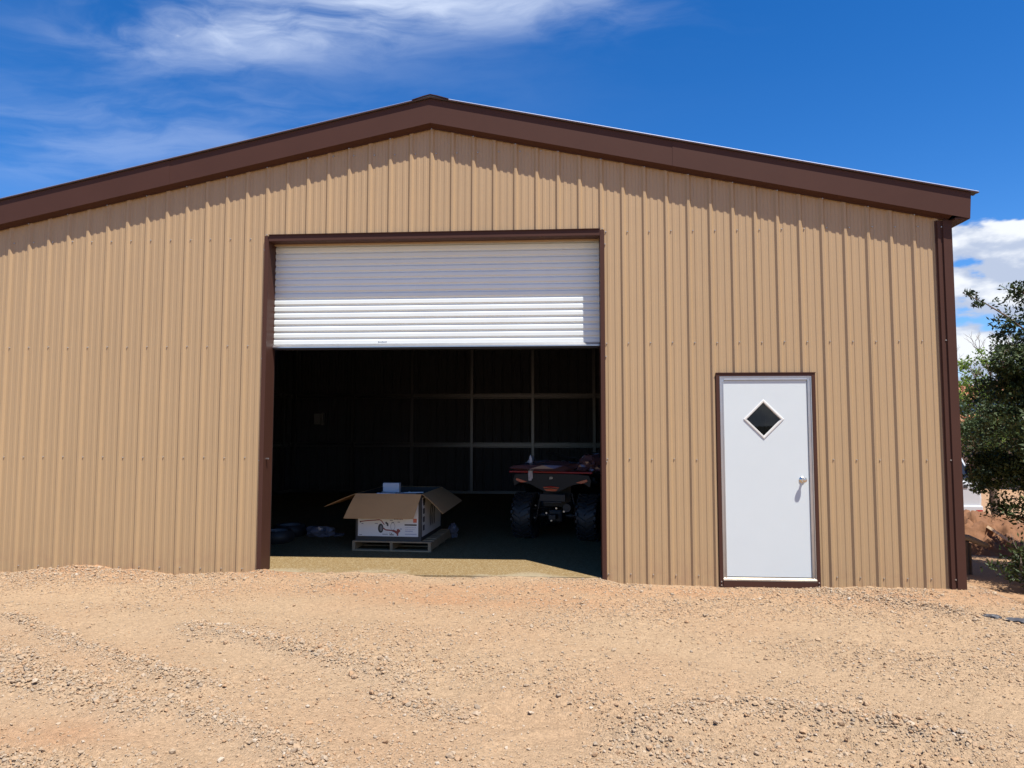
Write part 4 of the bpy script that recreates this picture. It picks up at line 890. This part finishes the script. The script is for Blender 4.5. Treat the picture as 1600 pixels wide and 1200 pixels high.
a0 = dat(1494, 838, 10.6); a1 = dat(1543, 853, 10.5); m = MB(); m.tube([a0, lerp(a0, a1, .4)+Vector((0, 0, .03)), lerp(a0, a1, .75)+Vector((0, 0, .01)), a1], [.055, .05, .045, .03], 9); tag(m.build('log_rail', LOGM, None, smooth=60), 'weathered log rail propped on a short post by the shed corner', 'log')
pb = dat(1508, 862, 10.55); m = MB(); z0 = hz(pb.x, pb.y)-.05; m.tube([(pb.x, pb.y, z0), (pb.x+.01, pb.y, pb.z+.16)], [.06, .05], 8); m.box(pb.x+.045, pb.x+.062, pb.y-.06, pb.y-.02, z0, pb.z+.14); tag(m.build('short_post', mat('dark_post_wood', (.09, .07, .055), .9, var=.3), None), 'short dark post with a pale edge under the log rail', 'post')
# torn black sheeting on the ground
BPL = mat('dusty_black_plastic', (.06, .06, .065), .5, var=.5, scale=20)
for px0, py0, sx, sy, sd_, lab in ((1546, 967, .075, .045, 61, 'scrap of torn black sheeting half buried in gravel near the shed corner'), (1586, 973, .085, .06, 62, 'crumpled grey black sheeting scrap at the edge of the gravel pad')):
    g = gat(px0, py0, 0); o = crumple('plastic_scrap', (g.x, g.y, hz(g.x, g.y)-.012), sx, sy, .022, sd_, BPL, lab, 'plastic')

# ------------------------------------------------------------------ white car behind the heap
CARW = mat('white_car_paint', (.50, .515, .53), .25, coat=.6); CGLASS = mat('dark_car_glass', (.02, .022, .025), .08, spec=.8); CBLK = mat('black_trim_plastic', (.02, .02, .02), .5)
cc = dat(1537, 790, 14.9); CXr = cc.x; CY0 = cc.y; gz = hz(CXr-.9, CY0+1)
car = empty('parked_car', (CXr-.93, CY0, gz), R(-2), label='white sport utility car parked beyond the soil heap, seen from behind', cat='car')
def carsec(y, zb, zt, hw_, top): return [(-hw_, y, zb), (hw_, y, zb), (hw_+.02, y, zb+.35), (hw_, y, zt), (-hw_, y, zt), (-hw_-.02, y, zb+.35)]
def loft(secs, name, material, parent, bevel=0):
    mm = MB(); n = len(secs[0])
    for s_ in secs: mm.v += [tuple(p) for p in s_]
    for k in range(len(secs)-1):
        for j in range(n): mm.f.append((k*n+j, k*n+(j+1) % n, (k+1)*n+(j+1) % n, (k+1)*n+j)); mm.m.append(0)
    mm.f.append(tuple(range(n))[::-1]); mm.m.append(0); mm.f.append(tuple((len(secs)-1)*n+j for j in range(n))); mm.m.append(0)
    return mm.build(name, material, parent, bevel=bevel)
loft([carsec(0, .42, 1.10, .86, 0), carsec(.10, .36, 1.14, .90, 0), carsec(1.2, .30, 1.12, .92, 0), carsec(3.0, .30, 1.06, .92, 0), carsec(4.3, .34, .98, .88, 0), carsec(4.62, .42, .80, .80, 0)], 'body', CARW, car, .04)
loft([[(-.78, .06, 1.13), (.78, .06, 1.13), (.66, .30, 1.66), (-.66, .30, 1.66)], [(-.84, .9, 1.12), (.84, .9, 1.12), (.69, .9, 1.73), (-.69, .9, 1.73)], [(-.84, 2.3, 1.09), (.84, 2.3, 1.09), (.67, 2.2, 1.70), (-.67, 2.2, 1.70)], [(-.80, 3.2, 1.05), (.80, 3.2, 1.05), (.64, 2.6, 1.60), (-.64, 2.6, 1.60)]], 'cabin', CARW, car, .05)
m = MB(); m.quad((-.72, .075, 1.18), (.72, .075, 1.18), (.61, .262, 1.60), (-.61, .262, 1.60)); m.build('rear_window', CGLASS, car)
for s_ in (-1, 1):
    m = MB(); m.poly([(s_*.847, .5, 1.16), (s_*.847, 2.9, 1.13), (s_*.70, 2.5, 1.60), (s_*.715, .7, 1.62)]); m.build('side_window', CGLASS, car)
    m = MB(); m.box(min(s_*.90, s_*.74), max(s_*.90, s_*.74), .06, .20, 1.12, 1.5, M=Matrix.Translation((-s_*.06, 0, 0))); m.build('tail_light', mat('smoked_lens', (.035, .006, .006), .2), car, bevel=.01)
    m = MB(); m.box(min(s_*.86, s_*.72), max(s_*.86, s_*.72), -.062, -.04, .47, .51); m.build('reflector', REDL, car)
    for y in (.85, 3.55):
        m = MB(); m.lathe([(.19, -.10), (.32, -.11), (.345, -.07), (.345, .07), (.32, .11), (.19, .10)], 28, M=Matrix.Translation((s_*.83, y, .345)) @ Matrix.Rotation(R(90), 4, 'Y'), closed=True); w = m.build('wheel', TYRE, car, smooth=45)
        m = MB(); m.lathe([(0, .06*s_), (.10, .07*s_), (.19, .05*s_), (.20, .09*s_), (.20, -.09*s_)], 20, M=Matrix.Translation((s_*.83, y, .345)) @ Matrix.Rotation(R(90), 4, 'Y')); m.build('rim', RIMM, w, smooth=40)
m = MB(); m.box(-.88, .88, -.06, .06, .36, .60); m.build('bumper', CARW, car, bevel=.03)
m = MB(); m.box(-.24, .24, -.012, -.004, .72, .84); m.build('plate_recess', CBLK, car)
m = MB(); m.box(.52, .60, -.012, .0, .97, 1.04); m.build('badge', CBLK, car)

# ------------------------------------------------------------------ house and red hills beyond
STUC = mat('tan_stucco', (.30, .22, .15), .9, var=.06); TILE = mat('terracotta_tile', (.36, .14, .065), .75, var=.2, scale=4, rand=.06); PVB = mat('blue_solar_glass', (.028, .04, .085), .15, coat=.3)
hc = Vector((19.8, 25.0, -1.2)); house = empty('house', hc, R(-28), label='house with terracotta tiled roof and a blue solar panel beyond the trees', cat='house')
m = MB(); m.box(-6, 6, -.0, 8, -.5, 3.0); m.prism([(-6, -.0, 3.0), (-6, 8, 3.0), (-6, 4, 4.75)], (12, 0, 0)); m.build('wall', STUC, house)
m = MB()
for s_ in (0, 1):
    y0, y1 = (-.6, 4.0) if s_ == 0 else (8.6, 4.0)
    m.prism([(-6.5, y0, 2.82), (6.5, y0, 2.82), (6.5, y1, 4.9), (-6.5, y1, 4.9)], (0, 0, .12))
roof = m.build('roof', TILE, house)
m = MB(); m.tube([(0, -.55, 3.0), (0, 4.0, 5.04)], .11, 8); rl = m.mesh('tile_row', TILE, smooth=60)
for k in range(52): share(rl, 'tile_row', (-6.4+k*.25, 0, 0), roof)
m = MB(); nrm = Vector((0, -2.08, 4.6)).normalized()
pa, pb_ = Vector((0, .35, 3.42)), Vector((0, 1.55, 3.96)); e1 = (pb_-pa)
m.prism([tuple(pa), tuple(pa+Vector((1.0, 0, 0))), tuple(pb_+Vector((1.0, 0, 0))), tuple(pb_)], nrm*.05); pvm = m.mesh('solar_panel', PVB)
for k in range(9): share(pvm, 'solar_panel', (-5.2+k*1.04, 0, .16), house)
for x in (-4.2, -1.2, 2.4):
    m = MB(); m.box(x-.6, x+.6, -.06, -.01, .9, 2.2); w = m.build('window', PVC, house); m = MB(); m.box(x-.52, x+.52, -.075, -.062, .98, 2.12); m.build('pane', CGLASS, w)
m = MB(); m.box(4.0, 5.0, -.06, -.01, -.5, 2.1); m.build('door', mat('brown_door', (.12, .06, .03), .5), house)
HILL = mat('red_sandstone', (.30, .15, .085), .95, var=.35, scale=.05, bump=.6, bscale=.4)
HILLSHADE = mat('shade_dark_hill', (.045, .045, .028), .95, var=.4, scale=.03)  # hill colour darkened to stand for the shade on a backlit slope
def hill_strip(name, a0_, a1_, r0, r1, h0, seed, label, HILL=HILL):
    n, k = 120, 10; v = []; f = []
    for i in range(n):
        q_ = R(a0_+(a1_-a0_)*i/(n-1)); hh_ = h0*(.55+.9*float(fbm(np.array([q_*3.0]), np.array([seed*1.7]), 1.5, 5)[0])); hh_ *= min(1, 6*i/(n-1), 6*(n-1-i)/(n-1))
        for j in range(k):
            t_ = j/(k-1); r_ = r0+(r1-r0)*t_; z = hh_*(math.sin(math.pi*min(1, t_*1.25)*.8)**1.5 if t_ > 0 else 0)
            z *= 1+.18*(float(fbm(np.array([q_*14]), np.array([t_*5+seed]), 1.3, 3)[0])-.5)*2
            v.append((math.sin(q_)*r_, math.cos(q_)*r_, z-1.6))
    for i in range(n-1):
        for j in range(k-1): f.append((i*k+j, (i+1)*k+j, (i+1)*k+j+1, i*k+j+1))
    me_ = bpy.data.meshes.new(name); me_.from_pydata(v, [], f); me_.materials.append(HILL); me_.shade_smooth(); o = bpy.data.objects.new(name, me_); col.objects.link(o); tag(o, label, kind='structure')
hill_strip('hills', 5, 75, 90, 190, 10, 3, 'red sandstone hill behind the house')
hill_strip('hills', 120, 290, 300, 620, 6, 5, 'low hills across the valley, coloured dark as if in shade', HILLSHADE)
